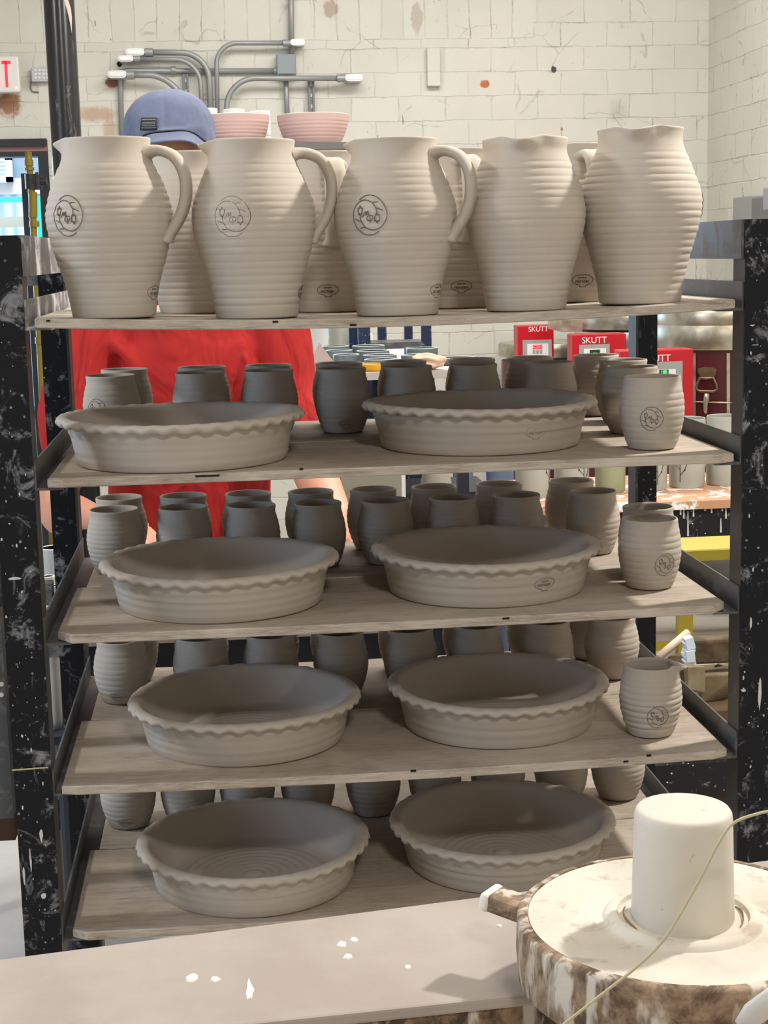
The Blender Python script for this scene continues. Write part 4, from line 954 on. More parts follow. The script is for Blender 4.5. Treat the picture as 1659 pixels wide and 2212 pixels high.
# low black cart
zc_ = (PY(140, 1737, .95).z+PY(1485, 1641, .95).z)/2
lc = empty('low_cart', (.4, 1.1, 0), 'low black cart beam spattered with white slip, seen below the fourth shelf', 'cart')
part('front_beam', MB().box((-.42, .95, zc_-.062), (1.55, .975, zc_)), BEAM, lc)
part('deck', MB().box((.70, .976, zc_-.02), (1.55, 1.42, zc_-.004)), mat('dark_brown_board', (.06, .035, .018), .7), lc)
for x in (-.42, 1.51):
    for y in (.976, 1.38):
        part('leg', MB().box((x, y, 0), (x+.03, y+.03, zc_-.021)), NVY, lc)
part('side_bar', MB().box((-.42, .976, zc_-.03), (-.39, 1.41, zc_)), NVY, lc); part('back_bar', MB().box((-.39, 1.38, zc_-.03), (.70, 1.41, zc_-.004)), NVY, lc)
BRN = mat('brown_card', (.075, .045, .020), .75); t = NT(BRN); v = t.coord('World'); t.col(t.mix(t.ramp(t.noise(v, 30, 4), .4, .65), (.05, .03, .012), (.12, .08, .04)))
part('lower_panel', MB().box((.70, .99, .02), (1.50, 1.0, zc_-.07)), mat('dark_brown_panel', (.035, .02, .01), .7), lc)
# plaster chunks and box on the cart
CH1 = mat('ochre_clay_chunk', (.30, .24, .13), .85); t = NT(CH1); v = t.coord('Object'); t.col(t.mix(t.ramp(t.noise(v, 14, 4), .35, .65), (.14, .105, .055), (.27, .22, .13))); t.bump(t.noise(v, 60, 4), .3, .002)
def lump(px0, py0, px1, py1, Y, seed, label, mt, name):
    a, b = PY(px0, py0, Y), PY(px1, py1, Y); hx, hz = abs(b.x-a.x)/2, abs(a.z-b.z)/2; rg_ = random.Random(seed)
    bm = bmesh.new(); bmesh.ops.create_icosphere(bm, subdivisions=4, radius=1)
    k = [(Vector([rg_.uniform(-1, 1) for _ in range(3)]).normalized(), rg_.uniform(1.5, 5), rg_.uniform(.03, .07)) for _ in range(9)]
    for v_ in bm.verts:
        d = v_.co.copy(); q = 1+sum(am*math.sin(fr_*d.dot(ax)*2) for ax, fr_, am in k); v_.co = Vector((d.x*hx*q, d.y*hx*.6*q, max(d.z*hz*q, -hz*.96)))
    me = bpy.data.meshes.new(name); bm.to_mesh(me); bm.free(); me.materials.append(mt)
    for p in me.polygons: p.use_smooth = True
    o = bpy.data.objects.new(name, me); COL.objects.link(o); o.location = ((a.x+b.x)/2, Y+hx*.6, (a.z+b.z)/2); tag(o, label, 'clay lump'); return o
def chunk(px0, py0, px1, py1, Y, seed, label, mt=CH1, name='clay_chunk', dz=None, flat=.7):
    a, b = PY(px0, py0, Y), PY(px1, py1, Y); cx_, cz = (a.x+b.x)/2, (a.z+b.z)/2; hx, hz = abs(b.x-a.x)/2, abs(a.z-b.z)/2; rg_ = random.Random(seed)
    bm = bmesh.new()
    for i in range(14):
        v_ = Vector([rg_.choice((-1, 1))*rg_.uniform(.55, 1) for _ in range(3)]); bm.verts.new((v_.x*hx, v_.y*hx*flat, v_.z*hz))
    bmesh.ops.convex_hull(bm, input=bm.verts[:]); 
    for v_ in [v_ for v_ in bm.verts if not v_.link_faces]: bm.verts.remove(v_)
    me = bpy.data.meshes.new(name); bm.to_mesh(me); bm.free(); me.materials.append(mt); o = bpy.data.objects.new(name, me); COL.objects.link(o); o.location = (cx_, Y+hx*flat, cz); bevel(o, .006); tag(o, label, name.replace('_', ' '), 'lumps on the low cart'); return o
CB = MB()
bx = empty('brick_mould_block', PY(1550, 1410, 1.08), 'long brown caked block lying across the clay lumps, bluish plaster on its end', 'block')
a, b = PY(1492, 1384, 1.06), PY(1640, 1430, 1.06); bevel(part('block', MB().box((a.x, 1.06, b.z), (b.x, 1.105, a.z)), BRN, bx), .006)
m = MB(); rr = random.Random(4)
for i in range(6): z = b.z+(a.z-b.z)*(i+.5)/6; m.obox((a.x-.003, 1.058+rr.uniform(0, .01), z), (.009, .012, .012), Matrix.Rotation(rr.uniform(-.6, .6), 3, 'Y'))
part('plaster_crust', m, mat('bluish_white_plaster', (.60, .68, .78), .7), bx)
chunk(1483, 1440, 1528, 1500, 1.02, 1, 'flat ochre clay slab leaning at the front of the lumps on the low cart')
chunk(1512, 1455, 1600, 1530, 1.05, 2, 'large rounded ochre clay lump at the right on the low cart')
chunk(1545, 1430, 1640, 1490, 1.14, 3, 'ochre clay lump behind the largest one, under the brown block')
chunk(1440, 1415, 1500, 1490, 1.16, 6, 'brown crumbly lump left of the flat slab on the low cart', BRN)
a, b = PY(1440, 1528, 1.0), PY(1660, 1560, 1.0)
tag(MB().box((a.x, 1.0, zc_-.0035), (b.x, 1.36, b.z+.03)).build('cardboard_box', mat('brown_cardboard', (.10, .058, .025), .8), loc=(a.x, 1.1, zc_)), 'brown cardboard box on the low cart beneath the clay lumps', 'box')
tag(MB().tube([PY(1422, 1420, 1.1), PY(1486, 1366, 1.14)], .0085, 10).build('wooden_stick', mat('pale_dowel', (.60, .48, .38), .6), loc=PY(1422, 1420, 1.1), smooth=True), 'pale wooden stick propped up against the brown block', 'stick')
# pots seen at left between the posts
DGL = mat('dark_glazed_interior', (.01, .01, .012), .25); GRYP = mat('grey_white_glazed_pot', (.42, .42, .40), .35); RIMW = mat('white_rim', (.75, .75, .75), .3)
def opencup(px, pyrim, pw, Y, zbase, label, mo_, mi_, name='pot', grp=None, flare=1., cat='pot', wall=.004, rimm=None):
    c = PY(px, pyrim, Y); k_ = depth(c)/F; r = pw*k_/2; h = c.z-zbase
    if h < .02: h = .02
    o = MB(); o.lathe([(.0001, 0), (r*flare*.86, 0), (r*flare*.93, h*.06), (r*(1+flare)/2, h*.5), (r, h-.004), (r-.0006, h-.001)], 40, capend=False, mi=0)
    o.lathe([(r-.0006, h-.001), (r-wall*.5, h), (r-wall, h-.001)], 40, capend=False, mi=2)
    o.lathe([(r-wall, h-.001), (r-wall-.001, h*.5), (r*flare*.8-wall, .006), (.0001, .005)], 40, capend=False, mi=1)
    ob = o.build(name, [mo_, mi_, rimm or mo_], smooth=True); ob.location = (c.x, Y, zbase+.0004); tag(ob, label, cat, grp); return ob
opencup(118, 1182, 62, .98, TZ, 'larger grey pot with a black inside on the work table, seen between the left posts', GRYP, DGL, rimm=RIMW)
for i, (px, py, lab) in enumerate(((104, 1244, 'farthest'), (97, 1262, 'second farthest'), (124, 1264, 'middle right'), (97, 1282, 'middle left'), (120, 1288, 'second nearest'), (106, 1306, 'nearest'))):
    Y = .96-.019*i*1.2; 
    # small dark cups on a stool-height tray in front of the table
    opencup(px, py, 30, .80-.022*i, .66, f'shiny-rimmed dark-lined cup on the low tray between the left posts, {lab}', GRYP, DGL, name='cup', grp='dark cups on the tray', cat='cup', rimm=RIMW)
tag(MB().box((-.14, .64, .645), (.02, .835, .66)).build('tray', NVY, loc=(-.05, .74, .645)), 'dark tray holding small cups behind the left posts', 'tray')
trs = MB().tube([(-.06, .74, 0), (-.06, .74, .6448)], .02, 12); tag(trs.build('tray_stand', NVY, loc=(-.06, .74, 0)), 'dark pillar stand carrying the tray of cups', 'stand')
# white lidded tub at lower left and grey bar
a = PY(126, 1528, 1.15); r = 22*depth(a)/F
tbm = empty('lidded_tub', (a.x, 1.15, 0), 'grey-green tub with a white lid standing on the floor behind the left posts', 'tub')
part('body', MB().lathe([(.0001, 0), (r*.92, 0), (r, a.z-.03), (.0001, a.z-.03)], 32, (a.x, 1.15, 0)), mat('grey_green_plastic', (.10, .10, .085), .6), tbm, True, auto=R(50)); part('lid', MB().lathe([(.0001, a.z-.0295), (r*1.08, a.z-.0295), (r*1.08, a.z), (.0001, a.z+.002)], 32, (a.x, 1.15, 0)), mat('dirty_white_lid', (.6, .57, .53), .6), tbm, True, auto=R(50))
tag(MB().box((PY(0, 1450, .16).x-.02, .16, PY(20, 1812, .16).z), (PY(25, 1700, .16).x, .20, PY(20, 900, .16).z)).build('hanging_steel_bar', RAIL, loc=(-.11, .18, 1)), 'rusty-ended grey steel bar beside the left post', 'bar')
br_ = [o for o in COL.objects if o.name.startswith('hanging_steel_bar')][0]
part('light_hole', MB().tube([PY(3, 1478, .158), PY(3, 1478, .162)], .0035, 10), RIMW, br_)  # pale discs stand in for light showing through holes in the bar
part('light_hole', MB().tube([PY(3, 1501, .158), PY(3, 1501, .162)], .0035, 10), RIMW, br_)
part('rusty_end', MB().box((PY(0, 1450, .16).x-.021, .159, PY(20, 1815, .16).z), (PY(25, 1700, .16).x+.001, .201, PY(20, 1768, .16).z)), mat('rust', (.06, .025, .015), .8), br_)
part('bracket', MB().box((PY(25, 1700, .16).x, .165, 1.0), (-.0045, .195, 1.03)), RAIL, br_)
# folded brown door frame strips glimpsed through the top left (leaning frame)
tag(MB().box((PY(100, 600, 2.9).x, 2.9, 0), (PY(112, 600, 2.9).x, 2.94, zz(105, 564, 2.9))).build('brown_upright', mat('maroon_brown_paint', (.09, .045, .04), .6), loc=PY(106, 600, 2.9)), 'thin brown upright seen through the top left of the rack', 'upright')
tag(MB().box((PY(122, 600, 2.9).x, 2.9, 0), (PY(134, 600, 2.9).x, 2.94, zz(125, 620, 2.9))).build('brown_upright', bpy.data.materials['maroon_brown_paint'], loc=PY(128, 600, 2.9)), 'second thin brown upright just left of the leftmost pitcher foot', 'upright')

# ---- cart of finished vases at right -----------------------------
VY = 2.12; vz = zz(1500, 1062, VY)
PEACH = mat('peach_board_with_glaze_drips', (.50, .27, .15), .6); t = NT(PEACH); v = t.coord('World'); t.col(t.mix(t.ramp(t.noise(t.coord('World', (1, 1, 1)), 16, 4, .6, .5), .52, .58), (.50, .27, .15), (.85, .84, .80)))
vc = empty('vase_cart', (1.2, VY, 0), 'cart with a splattered peach-brown board top and black dripped side, behind the rack at right', 'cart')
vx0, vx1 = PY(1100, 1080, VY-.12).x, 1.95
part('board', MB().box((vx0, VY-.16, vz-.022), (vx1, VY+.35, vz)), PEACH, vc)
zt0, zt1 = zz(1500, 1087, VY-.15), zz(1500, 1160, VY-.15)
part('side_beam', MB().box((PY(1385, 1100, VY-.15).x, VY-.15, zt1), (vx1-.01, VY-.12, vz-.023)), BEAM, vc)
m = MB(); dr = MB()
for px, y0, y1 in ((1470, 1090, 1112), (1477, 1090, 1120), (1486, 1104, 1158), (1498, 1090, 1116), (1537, 1086, 1108), (1557, 1120, 1150), (1568, 1090, 1120), (1560, 1090, 1104)): dr.tube([PY(px, y0, VY-.1515), PY(px, y1, VY-.1515)], [.0012, .0026], 6)
o_ = part('slip_drip', dr, SLIP, vc); o_['kind'] = 'stuff'
for x in (vx0, vx1-.03):
    for y in (VY-.12, VY+.3): part('leg', MB().box((x, y, 0), (x+.03, y+.03, vz-.0225)), NVY, vc)
VAS = mat('speckled_grey_green_glaze', (.40, .41, .36), .4); VG = mat('olive_green_glaze', (.30, .33, .20), .4); INK = mat('brown_plant_motif', (.06, .04, .035), .6)
def vase(px, pyb, pw, Y, label, motif=None, mt=VAS, hpx=150):
    c = PZ(px, pyb, vz); k_ = depth((c.x, c.y, vz))/F; r = pw*k_/2; Yc = c.y+r; h = hpx*k_
    t_ = empty('vase', (c.x, Yc, vz+.0004), label, 'vase', 'grey-green vases on the cart')
    m = MB().lathe([(.0001, 0), (r*.93, 0), (r*.99, .006), (r, h*.3), (r, h-.004), (r-.0015, h), (r-.004, h-.001), (r-.005, .01), (.0001, .008)], 48, capend=False); lpart('body', m, mt, t_, True, auto=R(60))
    if motif is not None:
        s_ = MB(); Rv = lambda z: r
        u = .0016
        st = [[(0, 0), (.0, 25*u), (-1*u, 50*u), (2*u, 80*u)], [(0, 12*u), (8*u, 22*u), (12*u, 34*u)], [(0, 22*u), (-10*u, 32*u), (-13*u, 46*u)], [(-1*u, 34*u), (8*u, 46*u), (9*u, 62*u)], [(0, 45*u), (-8*u, 56*u), (-7*u, 74*u)], [(1*u, 62*u), (8*u, 72*u), (8*u, 84*u)]]
        stamp(s_, st, Rv, R(motif), .018, 1.0, rad=.0011)
        for ln in st[1:]:
            for (x_, z_) in ln[1:]: a_ = R(motif)+x_/r; s_.tube([(r*math.sin(a_), -r*math.cos(a_), .018+z_-.0025), (r*math.sin(a_), -r*math.cos(a_), .018+z_+.0025)], .0022, 6)
        lpart('plant_motif', s_, INK, t_)
for px, py, pw, mo_, mt, lab in ((1158, 1078, 76, 60, VAS, 'leftmost grey-green vase on the cart, its motif at the right edge'), (1243, 1070, 76, 32, VAS, 'grey-green vase with plant motif on its right half, second from left on the cart'),
                                 (1326, 1066, 66, None, VG, 'plain olive-green vase beside the dark rear post'), (1413, 1062, 76, 12, VAS, 'grey-green vase with a central plant motif just right of the rear post'),
                                 (1495, 1056, 78, -38, VAS, 'wide grey-green vase with the plant motif on its left side'), (1576, 1051, 78, None, VAS, 'plain grey-green vase at the right end of the cart')):
    vase(px, py, pw, VY, lab, mo_, mt)
# shards / white flakes on board
rr = random.Random(9); m = MB()
for px, py, a_, b_, lab in ((1460, 1074, 17, 4, 'long white glaze flake on the peach board, leftmost'), (1513, 1075, 10, 4, 'oval white glaze flake in the middle of the peach board'), (1542, 1063, 9, 6, 'thick white glaze blob near the right vases'), (1538, 1074, 9, 2, 'thin white glaze flake at the right front of the peach board')):
    mm_, p = crumb(px, py, a_, b_/1.6, vz); tag(mm_.build('glaze_flake', RIMW, loc=p), lab, 'glaze flake')
# yellow bench
YB = mat('yellow_painted_steel', (.33, .26, .015), .5); YBT = mat('yellow_bench_top', (.70, .62, .16), .5)  # top coloured a brighter yellow than the frame
by = 3.35; bz = zz(1520, 1188, by); b0, b1 = PY(1380, 1188, by).x, 2.45
yb_ = empty('yellow_bench', (2.0, by+.2, 0), 'low yellow bench with a paler top behind the vase cart', 'bench')
part('bench_top', MB().box((b0, by, bz-.004), (b1, by+.42, bz+.002)), YBT, yb_); part('front_rail', MB().box((b0, by-.002, zz(1520, 1211, by)), (b1, by+.02, bz-.005)), YB, yb_)
lx0, lx1 = PY(1466, 1370, by+.02).x, PY(1497, 1370, by+.02).x
part('leg', MB().box((lx0, by+.021, 0), (lx1, by+.06, bz-.005)), YB, yb_); part('leg', MB().box((b1-.05, by+.021, 0), (b1, by+.06, bz-.005)), YB, yb_); part('leg', MB().box((b0, by+.36, 0), (b0+.04, by+.40, bz-.005)), YB, yb_); part('leg', MB().box((b1-.05, by+.36, 0), (b1, by+.40, bz-.005)), YB, yb_)
part('foot_bar', MB().box((b0, by+.03, .03), (lx0-.001, by+.05, .06)), YB, yb_)
# white cups at the right behind the rack side rail
cz0 = zz(1525, 912, 2.6)
# ---- ware table in the middle background --------------------------
MY = 2.15; mz = zz(800, 800, MY)
wt = empty('ware_table', (.9, MY+.2, 0), 'table crowded with grey-lined cups behind the rack, right of the red shirt', 'table')
mx0, mx1 = PY(672, 800, MY).x, PY(1000, 800, MY).x
part('table_top', MB().box((mx0, MY-.08, mz-.02), (mx1, MY+.62, mz)), mat('pale_table_top', (.45, .43, .40), .7), wt)
for x in (mx0, mx1-.03):
    for y in (MY-.08, MY+.59): part('leg', MB().box((x, y, 0), (x+.03, y+.03, mz-.0205)), NVY, wt)
CUPO = mat('blue_grey_cup_glaze', (.10, .125, .135), .4); CUPI = mat('dark_slate_glaze', (.03, .04, .048), .4); CUPR = mat('pale_glazed_rim', (.48, .54, .52), .35)
for i, (px, py, pw, Y, lab) in enumerate(((724, 747, 64, .50, 'far left'), (796, 746, 74, .50, 'far middle'), (732, 756, 62, .37, 'left, second row from the back'), (805, 757, 75, .36, 'middle, second row from the back'), (748, 765, 60, .24, 'left, third row from the back'), (820, 766, 76, .22, 'middle, third row from the back'),
                                          (904, 766, 78, .23, 'right, third row from the back'), (822, 775, 74, .09, 'nearest row, beside the mustard cup'), (911, 751, 72, .46, 'far right, taller and darker'), (985, 775, 90, .12, 'rightmost, mostly hidden by mugs'))):
    opencup(px, py, pw*.97, MY+Y, mz, f'cup with a pale glazed rim on the ware table, {lab}', CUPO, CUPI, name='cup', grp='glazed cups on the ware table', cat='cup', rimm=CUPR, wall=.006)
opencup(800, 786, 52, MY-.03, mz, 'mustard-yellow cup on the ware table, just right of the red sleeve', mat('mustard_glaze', (.60, .30, .01), .3), mat('mustard_inside', (.55, .30, .02), .3), name='cup', cat='cup', grp='glazed cups on the ware table')
chunkm = mat('peach_clay', (.62, .44, .32), .8)
o = lump(893, 796, 966, 832, MY-.07, 21, 'peach-coloured lump of clay on the ware table between the shaded mugs', chunkm, 'clay_lump'); o.location.z = mz+.97*(zz(930, 796, MY-.07)-zz(930, 832, MY-.07))/2
# pale triangular slab
p0, p1, p2 = PY(664, 800, MY-.1), PY(690, 740, MY-.1), PY(735, 800, MY-.1)
m = MB(); m.add([tuple(p0), tuple(p2), tuple(p1), (p0.x, p0.y+.02, p0.z), (p2.x, p2.y+.02, p2.z), (p1.x, p1.y+.02, p1.z)], [(0, 1, 2), (5, 4, 3), (0, 3, 4, 1), (1, 4, 5, 2), (2, 5, 3, 0)]); tag(m.build('plaster_slab', mat('pale_pinkish_plaster', (.46, .38, .35), .8), loc=p0), 'pale pinkish triangular slab standing beside the red sleeve', 'slab')
# containers farther back
FY = 3.3
fz = zz(800, 775, FY)
ft = empty('back_counter', (.9, FY+.3, 0), 'pale counter near the back wall carrying containers', 'counter')
fx0, fx1 = PY(660, 760, FY).x, PY(950, 760, FY).x
part('counter_top', MB().box((fx0, FY-.05, fz-.03), (fx1, FY+.55, fz)), mat('white_counter', (.60, .58, .54), .5), ft); part('cabinet', MB().box((fx0+.02, FY, 0), (fx1-.02, FY+.54, fz-.0305)), NVY, ft)
opencup(690, 700, 36, FY+.12, fz, 'tall plain white container on the back counter', WHC, WHC, name='container', cat='container', grp='containers on the back counter')
cc_ = opencup(735, 698, 56, FY+.2, fz, 'pale container with a dark plant motif on the back counter', VAS, VAS, name='container', cat='container', grp='containers on the back counter')
a, b = PY(762, 722, FY+.1), PY(806, 760, FY+.1); bb = MB().box((a.x, FY+.1, fz), (b.x, FY+.25, a.z)).build('white_box', WHC, loc=(a.x, FY+.15, fz)); tag(bevel(bb, .004), 'small white box on the back counter', 'box')
bs = empty('blue_shelf_frame', (PY(850, 720, 2.95).x, 2.95, 0), 'navy shelf frame with chipped paint near the back counter', 'shelf frame')
for px, w_ in ((792, 16), (826, 18), (883, 17), (922, 20)):
    y_ = 2.95 if px in (792, 922) else 3.12; a = PY(px-w_/2, 720, y_); b = PY(px+w_/2, 720, y_); part('post', MB().box((a.x, y_, 0), (b.x, y_+.03, 1.55)), NAVY, bs)
a = PY(792, 720, 2.95); b = PY(922, 720, 2.95); part('shelf', MB().box((a.x, 2.951, zz(850, 738, 3.0)-.02), (b.x, 3.12, zz(850, 738, 3.0))), RAIL, bs); part('shelf', MB().box((a.x, 2.951, .5), (b.x, 3.12, .53)), RAIL, bs)
# tub, cone, blue buckets under the ware table level
a, b = PY(736, 1015, 1.95), PY(868, 1120, 1.95); gt = MB().box((a.x, 1.95, 0), (b.x, 2.04, PY(800, 960, 1.95).z)).build('grey_green_panel', mat('grey_green_panel', (.27, .27, .22), .6), loc=(a.x, 2, 0)); tag(gt, 'grey-green panel standing behind the third shelf mugs', 'panel')
tag(MB().box((b.x+.001, 1.952, 0), (b.x+.012, 2.038, PY(800, 960, 1.95).z)).build('panel_edge_strip', RIMW, loc=(b.x, 2, 0)), 'bright white strip on the right edge of the grey-green panel', 'strip')
c = PY(942, 1040, 2.35); tag(MB().lathe([(.0001, 0), (.045, 0), (.044, .01), (.022, .11), (.020, .12), (.0001, .12)], 32, capend=False).build('clay_cone', CLAY, smooth=True), 'beige cone-shaped clay piece behind the third shelf', 'cone')
o = COL.objects['clay_cone']; o.location = (c.x, 2.35, c.z-.01)
tag(MB().box((c.x-.16, 2.2, 0), (c.x+.14, 2.5, c.z-.0105)).build('black_stool', NVY, loc=(c.x, 2.3, 0)), 'black box stool under the beige cone', 'stool')
BLU = mat('dusty_blue_plastic', (.12, .16, .25), .5)
for px, pw, lab in ((1000, 44, 'dusty blue bucket on the floor behind the third shelf, left one'), (1080, 60, 'dusty blue bucket on the floor behind the third shelf, right one')):
    opencup(px, 1010, pw, 2.9, 0, lab, BLU, BLU, name='bucket', cat='bucket', grp='blue buckets', flare=.85)

# ================================================================ POTTER
SKIN = mat('skin', (.62, .30, .20), .5); SKIN.node_tree.nodes['Principled BSDF'].inputs['Subsurface Weight'].default_value = .1
SHIRT = mat('red_cotton', (.38, .009, .007), .85); t = NT(SHIRT); v = t.coord('World', (1, 1, .5)); nn = t.noise(v, 7, 3, .5, 1.2); t.bump(nn, 1.0, .05)
SLAY = mat('dark_trousers', (.03, .035, .05), .9); CAPM = mat('faded_blue_cotton', (.12, .145, .26), .85); t = NT(CAPM); v = t.coord('World'); n_ = t.noise(v, 12, 4, .6); t.col(t.mix(t.ramp(n_, .35, .65), (.10, .12, .20), (.15, .17, .26))); t.bump(n_, .5, .008)
class Body:
    def __init__(s): s.m = MB()
    def limb(s, pts, seg=16):   # pts: (Vector, rx, ry)
        P = spl([tuple(p[0]) for p in pts], (len(pts)-1)*6); n = len(P)
        def iv(k):
            L = [(p[k], 0, 0) for p in pts]; return [q.x for q in spl(L, (len(pts)-1)*6)]
        s.m.tube(P, iv(1), seg, r2=iv(2)); e0, e1 = pts[0], pts[-1]
        for p, a, b in (e0, e1): s.ball(p, (min(a, b),)*3)
    def ball(s, c, r, seg=18):
        prof = [(math.sin(PI*i/10)+1e-4, -math.cos(PI*i/10)) for i in range(11)]
        m = MB().lathe(prof, seg, capend=True); s.m.add([(c[0]+x*r[0], c[1]+y*r[1], c[2]+z*r[2]) for x, y, z in m.v], m.f)
    def done(s, name, mt, parent, vox, sm=4, fac=.6):
        o = part(name, s.m, mt, parent, True); r = o.modifiers.new('remesh', 'REMESH'); r.mode = 'VOXEL'; r.voxel_size = vox; r.use_smooth_shade = True
        q = o.modifiers.new('smooth', 'SMOOTH'); q.iterations = sm; q.factor = fac; return o
HC_ = PY(363, 312, 1.42)           # head centre
NK = PY(386, 500, 1.57); SL = PY(226, 610, 1.63); SR = PY(584, 612, 1.63); ML = PY(150, 885, 1.57); MR = PY(622, 845, 1.60)
EL = PY(128, 1098, 1.48); ER = PY(672, 1010, 1.52)
WLh = PY(215, 1120, 1.24); WRh = PY(734, 1118, 1.24)
CH = PY(408, 800, 1.66); WA = PY(410, 1020, 1.70); PE = PY(412, 1200, 1.74)
po = empty('person', (PE.x, 1.74, 0), 'person in faded blue cap and red long-sleeved shirt, bowed over a table behind the rack', 'person')
B = Body()
V = Vector
up = V((0, -.35, .94)).normalized(); fwd = V((0, -.94, -.35)).normalized()
B.ball(HC_, (.078, .095, .105)); B.ball(HC_+fwd*.035+V((0, 0, -.075)), (.058, .066, .062)); B.ball(HC_+fwd*.085+V((0, .012, -.10)), (.03, .03, .025))
B.limb([(HC_+fwd*.088+V((0, 0, -.022)), .011, .010), (HC_+fwd*.104+V((0, 0, -.052)), .014, .012)], 10)
for s_ in (-1, 1): B.ball(HC_+V((s_*.080, .012, -.03)), (.010, .02, .032))
B.limb([(HC_+V((0, .03, -.08)), .058, .060), (NK+V((0, 0, .04)), .060, .060), (NK+V((0, .02, -.05)), .072, .068)])
B.limb([(NK+V((0, .04, -.04)), .07, .07), (CH, .16, .11), (WA, .15, .105), (PE, .16, .12)], 24)
B.limb([(SL, .055, .055), (ML, .047, .047), (EL, .046, .044), (EL.lerp(WLh, .35), .044, .040), (WLh, .028, .022)])
B.limb([(SR, .055, .055), (MR, .047, .047), (ER, .048, .044), (ER.lerp(WRh, .35), .046, .040), (WRh, .028, .022)])
B.limb([(SL, .055, .055), (NK+V((0, .04, -.07)), .07, .06), (SR, .055, .055)])
for s_ in (-1, 1):
    hp_ = PE+V((s_*.085, 0, -.03)); kn_ = V((hp_.x+s_*.01, 1.72, .48)); an_ = V((hp_.x+s_*.02, 1.78, .09))
    B.limb([(hp_, .085, .085), (kn_, .058, .058), (an_.lerp(kn_, .6), .056, .056), (an_, .038, .038)]); B.limb([(an_+V((0, .03, -.045)), .04, .035), (an_+V((0, -.06, -.05)), .042, .03), (an_+V((0, -.15, -.06)), .04, .022)])
def hand(wr, dirv, palmn, thumb_side):
    d = dirv.normalized(); nrm = (palmn-d*palmn.dot(d)).normalized(); sd = d.cross(nrm)*thumb_side
    pc = wr+d*.045
    B.limb([(wr, .024, .018), (pc, .038, .016), (wr+d*.082, .039, .013)], 14)
    for i, (ln, off) in enumerate(((.070, .030), (.078, .011), (.072, -.009), (.056, -.028))):
        b0_ = wr+d*.080+sd*off; p1_ = b0_+d*ln*.42-nrm*.006; p2_ = p1_+d*ln*.28-nrm*ln*.22; p3_ = p2_+d*ln*.10-nrm*ln*.28
        B.limb([(b0_-d*.01, .0092, .0092), (p1_, .0088, .0088), (p2_, .0080, .0080), (p3_, .0068, .0068)], 8)
    t0 = wr+d*.028+sd*.026; B.limb([(t0, .014, .013), (t0+sd*.022+d*.022-nrm*.008, .0115, .011), (t0+sd*.030+d*.050-nrm*.018, .0095, .009)], 8)
hand(WLh, V((.75, -.5, -.25)), V((0, -.4, .9)), -1)
hand(WRh, V((.05, -.55, -.6)), V((0, -.4, .9)), 1)
body = B.done('body', SKIN, po, .006, 5, .5)
S2 = Body()
S2.limb([(NK+V((0, .03, -.030)), .082, .078), (NK+V((0, .045, -.085)), .15, .095), (CH+V((0, 0, .08)), .205, .135), (CH, .205, .14), (WA, .195, .135), (PE+V((0, -.01, .04)), .20, .15), (PE+V((0, -.01, -.06)), .205, .155)], 32)
S2.limb([(SL+V((0, 0, .0)), .075, .075), (NK+V((0, .045, -.075)), .09, .085), (SR, .075, .075)])
def sleeve(a, b, w_, k, fr=0.): 
    mid = ML if w_ is WLh else MR; kk = (k-.5)*2
    P = [(a, .078, .076), (a.lerp(mid, .5), .076, .074), (mid, .071, .069), (mid.lerp(b, kk*.5), .067, .065), (mid.lerp(b, kk), .062, .060)]
    S2.limb(P, 20)
    for i in range(5):
        u = kk*(-.25+i*.26); c_ = mid.lerp(b, u) if u > 0 else mid.lerp(a, -u)
        ax = (b-a).normalized(); n1 = ax.cross(V((0, 0, 1))).normalized(); n2 = ax.cross(n1); rr_ = .068-.003*i
        S2.m.tube([c_+n1*rr_*math.cos(q*PI/8)+n2*rr_*math.sin(q*PI/8)+ax*.012*math.sin(q*PI/8+i) for q in range(16)], .008, 8, closed=True)
sleeve(SL, EL, WLh, .66); sleeve(SR, ER, WRh, .93)
# soft folds across the chest
for i, (x0, y0, x1, y1, x2, y2) in enumerate(((230, 730, 290, 790, 300, 900), (330, 720, 380, 760, 440, 770), (455, 720, 470, 800, 455, 900), (520, 740, 540, 820, 560, 940))):
    S2.limb([(PY(x0, y0, 1.555), .012, .012), (PY(x1, y1, 1.535), .016, .016), (PY(x2, y2, 1.555), .012, .012)], 10)
S2.done('shirt', SHIRT, po, .009, 6, .6)
T2 = Body()
T2.limb([(PE+V((0, 0, -.02)), .19, .145), (PE+V((0, 0, -.12)), .19, .14)], 24)
for s_ in (-1, 1):
    hp_ = PE+V((s_*.085, 0, -.06)); kn_ = V((hp_.x+s_*.01, 1.72, .48)); an_ = V((hp_.x+s_*.02, 1.78, .11))
    T2.limb([(hp_, .105, .105), (kn_, .078, .078), (an_, .068, .068)], 18)
T2.done('trousers', SLAY, po, .012, 4)
for s_ in (-1, 1):
    an_ = V((PE.x+s_*.105, 1.78, .09)); q = Body(); q.limb([(an_+V((0, .035, -.04)), .048, .045), (an_+V((0, -.06, -.045)), .05, .040), (an_+V((0, -.165, -.055)), .046, .030)]); q.done('shoe', NVY, po, .008, 3)
